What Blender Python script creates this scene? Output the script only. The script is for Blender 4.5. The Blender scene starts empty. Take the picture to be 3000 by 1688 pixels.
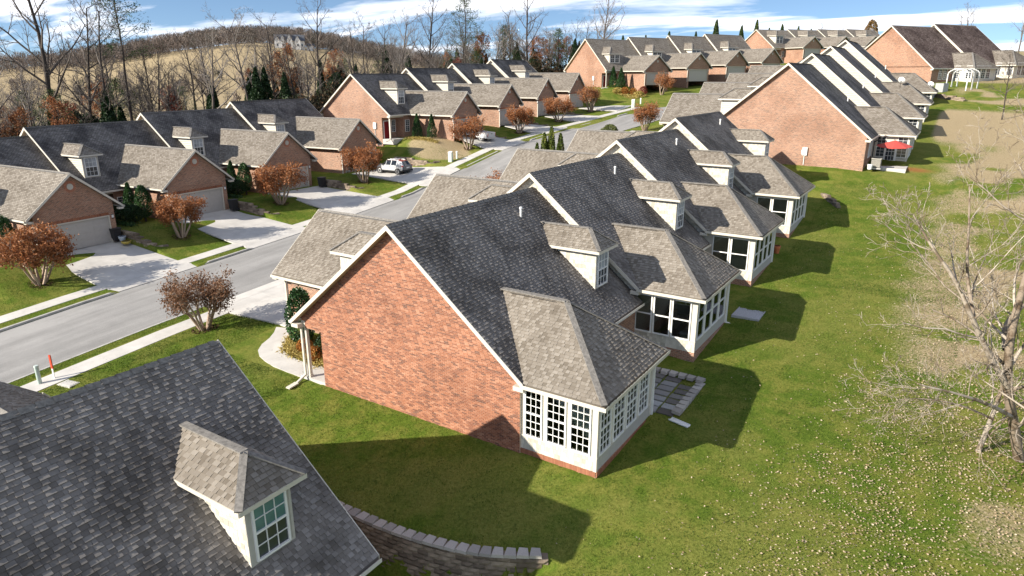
import bpy, math, random
import numpy as np
from math import radians, sin, cos, pi
from mathutils import Vector, Matrix
random.seed(7); RNG = np.random.default_rng(11)
scene = bpy.context.scene
COL = scene.collection

# ------------------------------------------------------------------ camera
cam_data = bpy.data.cameras.new("camera")
cam_data.sensor_width = 36.0
cam_data.lens = 1974.27 * 36.0 / 3000.0
cam_data.clip_start = 0.1
cam_data.clip_end = 6000.0
cam = bpy.data.objects.new("camera", cam_data)
COL.objects.link(cam)
CAM = (12.29, -19.55, 13.89)
cam.location = CAM
cam.rotation_euler = (radians(90 - 17.54), 0, radians(32.9))
scene.camera = cam

# ------------------------------------------------------------------ sky and sun
SUN_EL, SUN_AZ = 26.0, 33.0          # light travels towards +x/+y, 33 degrees from +y
world = bpy.data.worlds.new("World")
scene.world = world
world.use_nodes = True
wn, wl = world.node_tree.nodes, world.node_tree.links
wn.clear()
w_out = wn.new("ShaderNodeOutputWorld")
w_bg = wn.new("ShaderNodeBackground")
w_bg.inputs["Strength"].default_value = 0.10
w_sky = wn.new("ShaderNodeTexSky")
w_sky.sky_type = 'NISHITA'
w_sky.sun_disc = False
w_sky.sun_elevation = radians(SUN_EL)
w_sky.sun_rotation = radians(180 + SUN_AZ)
w_sky.air_density = 1.0
w_sky.dust_density = 0.2
w_sky.ozone_density = 3.0
w_tc = wn.new("ShaderNodeTexCoord")
# the whole sky read a little higher up, for the deep clear winter blue of the photograph
w_map = wn.new("ShaderNodeVectorMath"); w_map.operation = 'MULTIPLY_ADD'
w_map.inputs[1].default_value = (1, 1, 1.6); w_map.inputs[2].default_value = (0, 0, 0.10)
w_nrm = wn.new("ShaderNodeVectorMath"); w_nrm.operation = 'NORMALIZE'
wl.new(w_tc.outputs["Generated"], w_map.inputs[0]); wl.new(w_map.outputs[0], w_nrm.inputs[0])
wl.new(w_nrm.outputs[0], w_sky.inputs["Vector"])
w_hsv = wn.new("ShaderNodeHueSaturation")
w_hsv.inputs["Saturation"].default_value = 1.0
w_hsv.inputs["Value"].default_value = 0.95
wl.new(w_sky.outputs[0], w_hsv.inputs["Color"])
# thin streaky clouds on a flat layer high above
w_sep = wn.new("ShaderNodeSeparateXYZ"); wl.new(w_tc.outputs["Generated"], w_sep.inputs[0])
w_z = wn.new("ShaderNodeMath"); w_z.operation = 'ADD'; w_z.inputs[1].default_value = 0.13
w_zm = wn.new("ShaderNodeMath"); w_zm.operation = 'MAXIMUM'; w_zm.inputs[1].default_value = 0.0
wl.new(w_sep.outputs[2], w_zm.inputs[0]); wl.new(w_zm.outputs[0], w_z.inputs[0])
w_dv = []
for k in (0, 1):
    d = wn.new("ShaderNodeMath"); d.operation = 'DIVIDE'
    wl.new(w_sep.outputs[k], d.inputs[0]); wl.new(w_z.outputs[0], d.inputs[1]); w_dv.append(d)
w_cmb = wn.new("ShaderNodeCombineXYZ")
wl.new(w_dv[0].outputs[0], w_cmb.inputs[0]); wl.new(w_dv[1].outputs[0], w_cmb.inputs[1])
w_mp = wn.new("ShaderNodeMapping")
w_mp.inputs["Rotation"].default_value = (0, 0, radians(-33))
w_mp.inputs["Scale"].default_value = (0.42, 1.15, 1)
w_mp.inputs["Location"].default_value = (1.7, 0.6, 0)
wl.new(w_cmb.outputs[0], w_mp.inputs[0])
w_no = wn.new("ShaderNodeTexNoise")
w_no.inputs["Scale"].default_value = 1.0; w_no.inputs["Detail"].default_value = 8
w_no.inputs["Roughness"].default_value = 0.55; w_no.inputs["Distortion"].default_value = 0.5
wl.new(w_mp.outputs[0], w_no.inputs["Vector"])
w_cr = wn.new("ShaderNodeValToRGB")
w_cr.color_ramp.elements[0].position = 0.50; w_cr.color_ramp.elements[0].color = (0, 0, 0, 1)
w_cr.color_ramp.elements[1].position = 0.62; w_cr.color_ramp.elements[1].color = (0.92, 0.92, 0.92, 1)
wl.new(w_no.outputs["Fac"], w_cr.inputs["Fac"])
w_mix = wn.new("ShaderNodeMix"); w_mix.data_type = 'RGBA'
wl.new(w_cr.outputs["Color"], w_mix.inputs["Factor"])
wl.new(w_hsv.outputs["Color"], w_mix.inputs["A"])
w_mix.inputs["B"].default_value = (9.0, 9.0, 9.4, 1)
wl.new(w_mix.outputs["Result"], w_bg.inputs["Color"])
wl.new(w_bg.outputs[0], w_out.inputs["Surface"])

sun_data = bpy.data.lights.new("sun", 'SUN')
sun_data.energy = 5.0
sun_data.angle = radians(0.5)
sun_data.color = (1.0, 0.93, 0.82)
sun = bpy.data.objects.new("sun", sun_data)
COL.objects.link(sun)
_sd = Vector((sin(radians(SUN_AZ)) * cos(radians(SUN_EL)), cos(radians(SUN_AZ)) * cos(radians(SUN_EL)), -sin(radians(SUN_EL))))
sun.rotation_euler = _sd.to_track_quat('-Z', 'Y').to_euler()

scene.view_settings.view_transform = 'Standard'
scene.view_settings.look = 'None'
scene.view_settings.gamma = 1.0
scene.view_settings.use_curve_mapping = False
scene.view_settings.exposure = 0.85
scene.render.engine = 'CYCLES'
scene.cycles.max_bounces = 6
scene.cycles.diffuse_bounces = 3
scene.cycles.glossy_bounces = 3
scene.cycles.transparent_max_bounces = 12
scene.cycles.use_denoising = True

# ------------------------------------------------------------------ helpers
def tag(o, label=None, cat=None, group=None, kind=None):
    if label: o["label"] = label
    if cat: o["category"] = cat
    if group: o["group"] = group
    if kind: o["kind"] = kind
    return o

def link(name, data, parent=None, loc=None, rotz=None):
    o = bpy.data.objects.new(name, data)
    COL.objects.link(o)
    if parent is not None: o.parent = parent
    if loc is not None: o.location = loc
    if rotz is not None: o.rotation_euler = (0, 0, rotz)
    return o

def empty(name, loc=(0, 0, 0), rotz=0.0):
    o = link(name, None, None, loc, rotz); o.empty_display_size = 0.5
    return o

def mesh_np(name, V, faces, mats, tint=None, fmat=None, smooth=False, uv=False, attrs=None):
    """faces: list of int arrays (M,k); all vertices V (N,3)."""
    me = bpy.data.meshes.new(name)
    V = np.asarray(V, dtype=np.float32)
    me.vertices.add(len(V)); me.vertices.foreach_set("co", V.ravel())
    faces = [np.asarray(f, dtype=np.int32) for f in faces if len(f)]
    loops = np.concatenate([f.ravel() for f in faces])
    tot = np.concatenate([np.full(len(f), f.shape[1], dtype=np.int32) for f in faces])
    start = np.concatenate(([0], np.cumsum(tot)[:-1])).astype(np.int32)
    me.loops.add(len(loops)); me.loops.foreach_set("vertex_index", loops)
    me.polygons.add(len(tot)); me.polygons.foreach_set("loop_start", start); me.polygons.foreach_set("loop_total", tot)
    for m in (mats if isinstance(mats, (list, tuple)) else [mats]): me.materials.append(m)
    if fmat is not None: me.polygons.foreach_set("material_index", np.asarray(fmat, dtype=np.int32))
    me.polygons.foreach_set("use_smooth", np.full(len(tot), bool(smooth)))
    me.update(calc_edges=True)
    if tint is not None:
        a = me.attributes.new("tint", 'FLOAT', 'POINT'); a.data.foreach_set("value", np.asarray(tint, dtype=np.float32))
    for k, v in (attrs or {}).items():
        a = me.attributes.new(k, 'FLOAT', 'POINT'); a.data.foreach_set("value", np.asarray(v, dtype=np.float32))
    if uv: planar_uv(me)
    me.validate()
    return me

def planar_uv(me):
    n = len(me.polygons)
    nor = np.empty(n * 3, dtype=np.float32); me.polygons.foreach_get("normal", nor); nor = nor.reshape(-1, 3)
    tot = np.empty(n, dtype=np.int32); me.polygons.foreach_get("loop_total", tot)
    li = np.empty(len(me.loops), dtype=np.int32); me.loops.foreach_get("vertex_index", li)
    co = np.empty(len(me.vertices) * 3, dtype=np.float32); me.vertices.foreach_get("co", co); co = co.reshape(-1, 3)
    P = co[li]; N = np.repeat(nor, tot, axis=0)
    h = np.stack([-N[:, 1], N[:, 0], np.zeros(len(N))], 1)
    ln = np.linalg.norm(h, axis=1)
    flat = ln < 1e-4
    h[flat] = (1, 0, 0); ln[flat] = 1; h /= ln[:, None]
    up = np.cross(N, h)
    uvl = me.uv_layers.new(name="UVMap")
    uvl.data.foreach_set("uv", np.stack([(P * h).sum(1), (P * up).sum(1)], 1).astype(np.float32).ravel())

class MB:
    """collects simple solids, links them as ONE mesh object"""
    def __init__(self, sx=1): self.v, self.f, self.m, self.sx = [], [], [], sx
    def add(self, vs, fs, m=0):
        b = len(self.v); self.v += [tuple(map(float, p)) for p in vs]
        for f in fs: self.f.append(tuple(b + i for i in f)); self.m.append(m)
        return self
    def box(self, a, b, m=0):
        x0, y0, z0 = a; x1, y1, z1 = b
        return self.add([(x0,y0,z0),(x1,y0,z0),(x1,y1,z0),(x0,y1,z0),(x0,y0,z1),(x1,y0,z1),(x1,y1,z1),(x0,y1,z1)],
                 [(0,3,2,1),(4,5,6,7),(0,1,5,4),(1,2,6,5),(2,3,7,6),(3,0,4,7)], m)
    def prism(self, poly, off, m=0):
        n = len(poly); off = np.array(off, float)
        vs = [np.array(p, float) for p in poly] + [np.array(p, float) + off for p in poly]
        fs = [tuple(range(n)), tuple(range(2*n-1, n-1, -1))] + [(i, (i+1) % n, n+(i+1) % n, n+i) for i in range(n)]
        return self.add(vs, fs, m)
    def bar(self, p, q, w, h, m=0, up=(0,0,1)):
        """rectangular bar from p to q, width w across, height h along up"""
        p, q, up = np.array(p, float), np.array(q, float), np.array(up, float)
        d = (q-p)/np.linalg.norm(q-p); s = np.cross(d, up); s /= np.linalg.norm(s); u = np.cross(s, d)
        vs = [e + s*a*w/2 + u*b*h/2 for e in (p, q) for a, b in ((-1,-1),(1,-1),(1,1),(-1,1))]
        return self.add(vs, [(0,1,2,3),(7,6,5,4),(0,4,5,1),(1,5,6,2),(2,6,7,3),(3,7,4,0)], m)
    def cyl(self, p, q, r0, r1=None, n=10, m=0, cap=True):
        r1 = r0 if r1 is None else r1
        p, q = np.array(p, float), np.array(q, float); d = (q-p)/np.linalg.norm(q-p)
        a = np.array((1,0,0)) if abs(d[0]) < .8 else np.array((0,1,0))
        s = np.cross(d, a); s /= np.linalg.norm(s); t = np.cross(d, s)
        ring = [(cos(2*pi*i/n)*s + sin(2*pi*i/n)*t) for i in range(n)]
        vs = [p+r0*c for c in ring] + [q+r1*c for c in ring]
        fs = [(i, (i+1) % n, n+(i+1) % n, n+i) for i in range(n)]
        if cap: fs += [tuple(range(n-1,-1,-1)), tuple(range(n, 2*n))]
        return self.add(vs, fs, m)
    def lathe(self, c, prof, n=14, m=0):
        vs = []; fs = []
        for r, z in prof: vs += [(c[0]+r*cos(2*pi*i/n), c[1]+r*sin(2*pi*i/n), c[2]+z) for i in range(n)]
        for k in range(len(prof)-1):
            fs += [(k*n+i, k*n+(i+1) % n, (k+1)*n+(i+1) % n, (k+1)*n+i) for i in range(n)]
        return self.add(vs, fs, m)
    def mesh(self, name, mats, smooth=False, uv=True, bevel=0):
        me = bpy.data.meshes.new(name)
        v = [(x*self.sx, y, z) for x, y, z in self.v] if self.sx != 1 else self.v
        me.from_pydata(v, [], self.f)
        for m in (mats if isinstance(mats, (list, tuple)) else [mats]): me.materials.append(m)
        me.polygons.foreach_set("material_index", np.array(self.m, dtype=np.int32))
        me.polygons.foreach_set("use_smooth", np.full(len(self.f), bool(smooth)))
        me.update()
        if uv: planar_uv(me)
        return me
    def build(self, name, mats, parent=None, smooth=False, uv=True, loc=None, rotz=None, kind=None, label=None):
        o = link(name, self.mesh(name, mats, smooth, uv), parent, loc, rotz)
        return tag(o, label=label, kind=kind)

# ------------------------------------------------------------------ materials
def new_mat(name):
    m = bpy.data.materials.new(name); m.use_nodes = True
    nt = m.node_tree; b = nt.nodes["Principled BSDF"]
    return m, nt, b
def nd(nt, t, **kw):
    n = nt.nodes.new(t)
    for k, v in kw.items():
        if k in n.inputs: n.inputs[k].default_value = v
        else: setattr(n, k, v)
    return n
def c4(c): return (c[0], c[1], c[2], 1.0)
def ramp(nt, fac, stops):
    r = nt.nodes.new("ShaderNodeValToRGB"); e = r.color_ramp.elements
    while len(e) < len(stops): e.new(0.5)
    for i, (p, c) in enumerate(stops): e[i].position = p; e[i].color = c4(c)
    nt.links.new(fac, r.inputs["Fac"]); return r.outputs["Color"]
def mixc(nt, fac, a, b, blend='MIX'):
    n = nt.nodes.new("ShaderNodeMix"); n.data_type = 'RGBA'; n.blend_type = blend
    for s, v in (("Factor", fac), ("A", a), ("B", b)):
        if hasattr(v, "is_linked"): nt.links.new(v, n.inputs[s])
        else: n.inputs[s].default_value = v if s == "Factor" else c4(v)
    return n.outputs["Result"]
def noise(nt, scale, detail=4, rough=0.6, coord='Object', vec=None):
    n = nd(nt, "ShaderNodeTexNoise", Scale=scale, Detail=detail, Roughness=rough)
    if vec is None:
        if coord == 'World': vec = nt.nodes.new("ShaderNodeNewGeometry").outputs["Position"]
        else: vec = nt.nodes.new("ShaderNodeTexCoord").outputs[coord]
    nt.links.new(vec, n.inputs["Vector"]); return n.outputs["Fac"]
def bump(nt, b, height, strength=0.3, dist=0.02):
    n = nd(nt, "ShaderNodeBump", Strength=strength, Distance=dist)
    nt.links.new(height, n.inputs["Height"]); nt.links.new(n.outputs[0], b.inputs["Normal"])
def attr(nt, name):
    a = nt.nodes.new("ShaderNodeAttribute"); a.attribute_name = name; return a.outputs["Fac"]

def plain(name, col, rough=0.7, var=0.12, scale=6.0, metal=0.0, spec=0.3, bstr=0.0):
    m, nt, b = new_mat(name)
    f = noise(nt, scale, 5, .6, 'World')
    lo = tuple(c*(1-var) for c in col); hi = tuple(min(1, c*(1+var)) for c in col)
    nt.links.new(ramp(nt, f, [(.3, lo), (.7, hi)]), b.inputs["Base Color"])
    b.inputs["Roughness"].default_value = rough; b.inputs["Metallic"].default_value = metal
    b.inputs["Specular IOR Level"].default_value = spec
    if bstr: bump(nt, b, noise(nt, scale*6, 3, .6, 'World'), bstr, .01)
    return m

def tint_mat(name, stops, rough=0.85, weather=None, fine=60.0, spec=0.25):
    """colour picked piece by piece from the tint attribute, with grain and slow weathering"""
    m, nt, b = new_mat(name)
    c = ramp(nt, attr(nt, "tint"), stops)
    c = mixc(nt, .35, c, ramp(nt, noise(nt, fine, 3, .7, 'World'), [(.25, (.55,)*3), (.75, (1.35,)*3)]), 'MULTIPLY')
    if weather:
        w = noise(nt, weather[0], 4, .6, 'World')
        c = mixc(nt, 1.0, c, ramp(nt, w, [(weather[1], weather[2]), (weather[3], (1, 1, 1))]), 'MULTIPLY')
    nt.links.new(c, b.inputs["Base Color"])
    b.inputs["Roughness"].default_value = rough; b.inputs["Specular IOR Level"].default_value = spec
    return m

def brick_tex(name, c1, c2, mortar, w, h, msize, rough=.85, bias=0.0, weather=None, bstr=.6, stops=None):
    m, nt, b = new_mat(name)
    uv = nt.nodes.new("ShaderNodeUVMap"); uv.uv_map = "UVMap"
    t = nt.nodes.new("ShaderNodeTexBrick")
    t.offset = 0.5; t.inputs["Scale"].default_value = 1.0
    t.inputs["Brick Width"].default_value = w; t.inputs["Row Height"].default_value = h
    t.inputs["Mortar Size"].default_value = msize; t.inputs["Bias"].default_value = bias
    t.inputs["Mortar Smooth"].default_value = .1
    t.inputs["Color1"].default_value = c4(c1); t.inputs["Color2"].default_value = c4(c2); t.inputs["Mortar"].default_value = c4(mortar)
    nt.links.new(uv.outputs[0], t.inputs["Vector"])
    col = t.outputs["Color"]
    if stops:     # per brick colour choice
        t.inputs["Color1"].default_value = (0, 0, 0, 1); t.inputs["Color2"].default_value = (1, 1, 1, 1); t.inputs["Mortar"].default_value = (0, 0, 0, 1)
        bw = nt.nodes.new("ShaderNodeRGBToBW"); nt.links.new(t.outputs["Color"], bw.inputs[0])
        col = mixc(nt, t.outputs["Fac"], ramp(nt, bw.outputs[0], stops), mortar)
    col = mixc(nt, .5, col, ramp(nt, noise(nt, 14, 5, .7, 'World'), [(.25, (.6,)*3), (.75, (1.3,)*3)]), 'MULTIPLY')
    if weather:
        col = mixc(nt, 1.0, col, ramp(nt, noise(nt, weather[0], 4, .6, 'World'), [(weather[1], weather[2]), (weather[3], (1, 1, 1))]), 'MULTIPLY')
    nt.links.new(col, b.inputs["Base Color"]); b.inputs["Roughness"].default_value = rough
    b.inputs["Specular IOR Level"].default_value = .2
    inv = nd(nt, "ShaderNodeMath", operation='SUBTRACT'); inv.inputs[0].default_value = 1.0
    nt.links.new(t.outputs["Fac"], inv.inputs[1]); bump(nt, b, inv.outputs[0], bstr, .02)
    return m

BRICK_STOPS = [(0, (.17, .085, .06)), (.2, (.26, .11, .068)), (.5, (.345, .145, .082)), (.8, (.40, .175, .10)), (1, (.45, .225, .14))]
SH_TAN = [(0, (.17, .145, .115)), (.4, (.235, .205, .168)), (1, (.325, .29, .245))]
SH_DARK = [(0, (.16, .143, .127)), (.5, (.21, .19, .172)), (1, (.28, .258, .236))]  # same shingles as the tan, greyed to paint in the shade of grazing sun
M = {}
M["brick"] = tint_mat("brick_clay", BRICK_STOPS, .9, (0.35, .36, (.78, .74, .72), .55), 40)
M["mortar"] = plain("mortar", (.56, .46, .36), .95, .15, 8)
M["brickwall"] = brick_tex("brickwork", (0,0,0), (1,1,1), (.50, .40, .31), .213, .0677, .011, stops=BRICK_STOPS, weather=(.3, .36, (.8, .76, .74), .55))
M["shingle"] = tint_mat("asphalt_shingle", SH_TAN, .95, (.5, .34, (.80, .79, .78), .56), 90, .15)
M["shingle_dark"] = tint_mat("asphalt_shingle_shaded_algae", SH_DARK, .9, (.45, .38, (.55, .54, .53), .56), 90, .2)  # main slopes: shade painted into the shingle colour, blotches for algae stains
M["roof"] = brick_tex("shingle_roof", (0,0,0), (1,1,1), (.10, .085, .07), .24, .143, .012, stops=SH_TAN, weather=(.5, .34, (.80, .79, .78), .56), bstr=.9)
M["roof_dark"] = brick_tex("shingle_roof_shaded_algae", (0,0,0), (1,1,1), (.05, .05, .05), .26, .143, .016, stops=SH_DARK, weather=(.45, .38, (.42, .42, .44), .56), bstr=1.0)  # textured version: slope shade put into the colour, with algae staining
M["roof_brown"] = brick_tex("shingle_roof_brown", (0,0,0), (1,1,1), (.06, .045, .04), .24, .143, .012, stops=[(0, (.07,.045,.035)), (.5, (.14,.10,.085)), (1, (.24,.19,.165))], weather=(.35, .38, (.5, .46, .45), .56), bstr=.8)
M["ridge"] = plain("ridge_shingle", (.20, .185, .165), .95, .35, 9, bstr=.5)
M["trim"] = plain("cream_trim", (.58, .54, .46), .55, .05, 3)
M["white"] = plain("white_vinyl", (.80, .79, .76), .4, .04, 3)
M["gutter"] = plain("gutter_metal", (.66, .63, .57), .4, .06, 4)
M["soffit"] = plain("soffit", (.52, .40, .27), .7, .06, 3)
M["shake"] = tint_mat("cedar_shake_paint", [(0, (.44, .41, .34)), (.5, (.58, .545, .46)), (1, (.70, .66, .575))], .8, None, 50)
M["siding"] = brick_tex("lap_siding", (.60,.565,.48), (.66,.62,.53), (.26,.24,.20), 4.0, .18, .012, bstr=.8)
M["panel"] = plain("greige_siding", (.46, .44, .39), .7, .06, 5)
M["door"] = plain("garage_door_paint", (.47, .44, .40), .5, .04, 4)
M["red_door"] = plain("red_door_paint", (.22, .015, .02), .35, .05, 4)
M["interior"] = plain("room_paint", (.33, .30, .25), .8, .05, 3)
M["floor_in"] = plain("room_floor", (.16, .10, .06), .6, .1, 5)
M["blind"] = plain("blind_slat", (.80, .79, .76), .5, .03, 3)
M["shade"] = plain("roller_shade", (.45, .37, .24), .8, .12, 2)
M["dark"] = plain("dark_metal", (.03, .03, .032), .5, .2, 6)
M["concrete"] = plain("concrete", (.52, .495, .455), .9, .13, .9, bstr=.15)
M["kerb"] = plain("kerb_concrete", (.40, .385, .36), .9, .18, 2.0, bstr=.2)

def glass_mat(name, tintc, rough, refl, alpha):
    m = bpy.data.materials.new(name); m.use_nodes = True; nt = m.node_tree
    nt.nodes.remove(nt.nodes["Principled BSDF"])
    out = nt.nodes["Material Output"]
    tr = nd(nt, "ShaderNodeBsdfTransparent", Color=c4(tintc)); gl = nd(nt, "ShaderNodeBsdfGlossy", Roughness=rough, Color=(1,1,1,1))
    lw = nd(nt, "ShaderNodeFresnel", IOR=refl); mx = nt.nodes.new("ShaderNodeMixShader")
    nt.links.new(lw.outputs[0], mx.inputs[0]); nt.links.new(tr.outputs[0], mx.inputs[1]); nt.links.new(gl.outputs[0], mx.inputs[2])
    nt.links.new(mx.outputs[0], out.inputs["Surface"])
    return m
M["glass"] = glass_mat("window_glass", (.80, .84, .82), .01, 1.6, 1)
def pane_mat(name, col):
    m, nt, b = new_mat(name)
    f = noise(nt, 1.3, 3, .6, 'World')
    nt.links.new(ramp(nt, f, [(.35, tuple(c*.6 for c in col)), (.65, col)]), b.inputs["Base Color"])
    b.inputs["Roughness"].default_value = .06; b.inputs["Specular IOR Level"].default_value = .6
    return m
M["pane"] = pane_mat("dark_window_glass", (.05, .06, .07))
M["pane_light"] = pane_mat("blind_behind_glass", (.42, .45, .47))
M["pane_teal"] = pane_mat("curtain_behind_glass", (.10, .22, .22))

# ------------------------------------------------------------------ lie of the land
def P_(ys, zs): return lambda y: np.interp(y, ys, zs)
road_z = P_([-60,-40,-20,0,11,22,33,41,50,60,71,84,104,140,176,230,400], [-5.4,-3.7,-2.1,-.4,.35,1.15,2.2,3.7,5.3,6.3,7.2,8.5,10.6,14,17,20,24])
L_STEPS = [8.55, 19.5, 30.5, 41.7]; M_STEPS = [54.9, 65.9, 76.9]
def left_z(y):
    y = np.asarray(y, float)
    z = np.full(y.shape, .92 - .744)
    z = np.where(y > -2.4, .92, z - .0)
    for i, s in enumerate(L_STEPS[:3]): z = np.where(y > s, 1.66 + .744*i, z)
    z = np.where(y > 41.7, np.interp(y, [41.7, 42.4, 46.0, 48.0], [4.3, 4.6, 6.2, 6.4]), z)
    for i, s in enumerate(M_STEPS): z = np.where(y > s, 7.15 + .77*i, z)
    z = np.where(y > 87.5, np.interp(y, [87.5, 93, 104, 130, 176, 230, 400], [8.7, 10.2, 12.2, 14.4, 17.6, 20, 24]), z)
    return np.where(y < -2.4, .18 + (y+2.4)*.075, z)
_st = [(-110, P_([-60,0,40,80,120,200,400], [-3,.5,3,6.5,9.5,15,24])),
       (-64, P_([-60,0,8,41,47,92,112,180,260,400], [-3.5,.3,1.2,3.4,6.2,9.4,11.9,17,20.5,24])),
       (-43.5, left_z), (-36.6, lambda y: road_z(y)+.12), (-23.4, lambda y: road_z(y)+.12),
       (-19, P_([-60,-20,-9,-5,0,11,22,33,41,50,84,104,140,230,400], [-5,-2.3,-1.55,-.75,-.12,.72,1.5,2.4,3.6,5.4,8.8,11.2,14.6,20.5,24])),
       (-6, P_([-60,-20,-9,-5,0,11,22,33,41,50,84,104,140,230,400], [-5,-2.3,-1.4,-.75,-.12,.72,1.5,2.4,3.6,5.4,8.8,11.2,14.8,20.5,24])),
       (3, P_([-60,-20,-12,-4,0,11,22,33,38.5,50,62,73,84,100,112,150,230,400], [-5,-2.6,-1.7,-.62,-.17,.34,1.28,2.16,2.9,5.35,6.5,7.6,8.8,11.4,12.6,15,20.5,24])),
       (10, P_([-60,-20,-4,0,22,33,40,52,62,84,105,112,150,230,400], [-5,-2.2,-.6,-.2,1.3,2.15,3.0,5.1,6.3,8.9,12.2,12.7,15,20.5,24])),
       (30, P_([-60,-20,0,33,60,90,112,150,230,400], [-4,-1.5,0,2.6,5.6,9.2,12.3,15,20.5,24])),
       (90, P_([-60,-20,0,33,60,90,112,150,230,400], [-3,-1,.5,3,5.8,9,12,14.5,20,24]))]
WALL = np.array([(-11.0,-5.95),(-9.0,-5.92),(-5.5,-5.9),(-2.1,-5.84),(-.4,-5.66),(1.08,-5.38),(2.4,-4.9),(3.75,-4.15)])
def smooth01(a, b, x):
    t = np.clip((x-a)/(b-a), 0, 1); return t*t*(3-2*t)
def ground(x, y):
    x = np.asarray(x, float); y = np.asarray(y, float)
    x, y = np.broadcast_arrays(x, y)
    xs = [s[0] for s in _st]; zs = [s[1](y) for s in _st]
    z = np.where(x <= xs[0], zs[0], zs[-1])
    for i in range(len(xs)-1):
        t = np.clip((x-xs[i])/(xs[i+1]-xs[i]), 0, 1)
        if xs[i] in (-64, -43.5): t = t*t*(3-2*t)
        m = (x > xs[i]) & (x <= xs[i+1]); z = np.where(m, zs[i]*(1-t)+zs[i+1]*t, z)
    # sunken yard of the nearest house behind the block wall
    wy = np.interp(x, WALL[:, 0], WALL[:, 1])
    low = -2.4 + 1.75*smooth01(1.6, 4.4, x) + .0*y
    s = (1-smooth01(-.09, .0, y-(wy+.06))) * smooth01(-13.5, -11.2, x) * (x < 4.4)
    z = z*(1-s) + np.minimum(z, low)*s
    # far country to the left: field, then the wooded hill
    dx, dy = x-CAM[0], y-CAM[1]; r = np.hypot(dx, dy); az = np.degrees(np.arctan2(-dx, np.maximum(dy, 1e-3)))
    hill = np.exp(-((az-52)/11.0)**2)
    far = np.interp(r, [0,150,230,330,480,560,640,760,950,1500,4000], [1,1,-.5,2.5,11,24,36,43,56,50,30])*(.25+.75*hill) + np.interp(r, [0,200,3000], [0,0,6])
    w = smooth01(-118, -175, x)
    return z*(1-w) + far*w

# ------------------------------------------------------------------ road line
_cl = np.array([(-29.9,-70),(-29.9,0),(-29.9,40),(-29.6,58),(-28.6,72),(-26.4,86),(-21.5,102),(-12,122),(2,146),(20,172)], float)
def resample(P, step):
    d = np.concatenate(([0], np.cumsum(np.linalg.norm(np.diff(P, axis=0), axis=1))))
    s = np.arange(0, d[-1], step)
    return np.stack([np.interp(s, d, P[:, k]) for k in range(P.shape[1])], 1)
def smooth_poly(P, it=3):
    P = np.asarray(P, float)
    for _ in range(it):
        Q = [P[0]]
        for a, b in zip(P[:-1], P[1:]): Q += [.75*a+.25*b, .25*a+.75*b]
        P = np.array(Q+[P[-1]])
    return P
CL = resample(smooth_poly(_cl, 3), .5)
_t = np.gradient(CL, axis=0); _t /= np.linalg.norm(_t, axis=1)[:, None]
CLN = np.stack([_t[:, 1], -_t[:, 0]], 1)            # to the right of the road
def road_dist(x, y):
    """signed distance right of the road centre (by nearest y station, fine for a gentle curve)"""
    i = np.clip(np.searchsorted(CL[:, 1], np.asarray(y)), 0, len(CL)-1)
    return (np.asarray(x)-CL[i, 0])*CLN[i, 0]
def road_pt(s_index, off): return CL[s_index] + CLN[s_index]*off
def drive_list():
    D = []
    for k in (-1, 0, 1, 2):    # left row
        y0 = 13.4+10.97*k; D.append(dict(x0=-45.0+.0, x1=-33.9, y0=y0, y1=y0+6.0, side=-1, yc=y0+3))
    for k in range(4):         # second left row
        y0 = 49.3+11.0*k; D.append(dict(x0=-40.6, x1=-33.6, y0=y0, y1=y0+5.5, side=-1, yc=y0+3))
    for k in range(4):         # right row
        y0 = 3.75+11.03*k; D.append(dict(x0=-25.9, x1=-17.9-.08*k, y0=y0, y1=y0+6.2, side=1, yc=y0+3))
    return D
DRIVES = drive_list()
def in_drive(x, y, pad=0.0):
    m = np.zeros(np.broadcast(x, y).shape, bool)
    for d in DRIVES: m |= (x > d['x0']+pad) & (x < d['x1']-pad) & (y > d['y0']+pad) & (y < d['y1']-pad)
    return m
# front path of the central house
PATH_OUT = smooth_poly([(-18.6,3.4),(-17.75,2.45),(-17.5,1.5),(-16.75,.6),(-15.1,.1),(-13.4,0),(-11.9,-.02)], 2)
PATH_IN = smooth_poly([(-17.5,3.7),(-16.75,2.75),(-16.3,1.95),(-15.6,1.45),(-14.6,1.2),(-13.3,1.15),(-11.9,1.12)], 2)

# ------------------------------------------------------------------ ground sheet
def axis(parts):
    out = []
    for a, b, s in parts: out += list(np.arange(a, b-1e-6, s))
    return np.array(sorted(set(np.round(out + [parts[-1][1]], 4))))
gx = axis([(-3000,-600,200),(-600,-180,30),(-180,-72,6),(-72,-46,2),(-46,-33,.5),(-33,-26,1.75),(-26,-11,.4),(-11,5,.25),(5,16,.5),(16,40,1.5),(40,120,10),(120,900,130)])
gy = axis([(-60,-24,6),(-24,-9,1.5),(-9,-3.6,.15),(-3.6,12,.4),(12,60,.5),(60,110,1.25),(110,200,6),(200,400,25),(400,3000,200)])
gx = np.array(sorted(set(list(gx)+[-33.96,-33.8,-26.0,-25.85]))); 
gy = np.array(sorted(set(list(gy)+[s+d for s in L_STEPS+M_STEPS for d in (-.05,.05)])))
X, Y = np.meshgrid(gx, gy, indexing='ij')
Z = ground(X, Y)
RD = road_dist(X, Y)
Z = np.where((np.abs(RD) < 3.97) & (Y < 165), np.minimum(Z, road_z(Y)-.08), Z)
Z = np.where(in_drive(X, Y, .02), Z-.16, Z)
_r = np.random.default_rng(3)
Z += np.where((np.abs(RD) > 6.6) & ~in_drive(X, Y, -.3), _r.normal(0, .012, Z.shape), 0)
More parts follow.
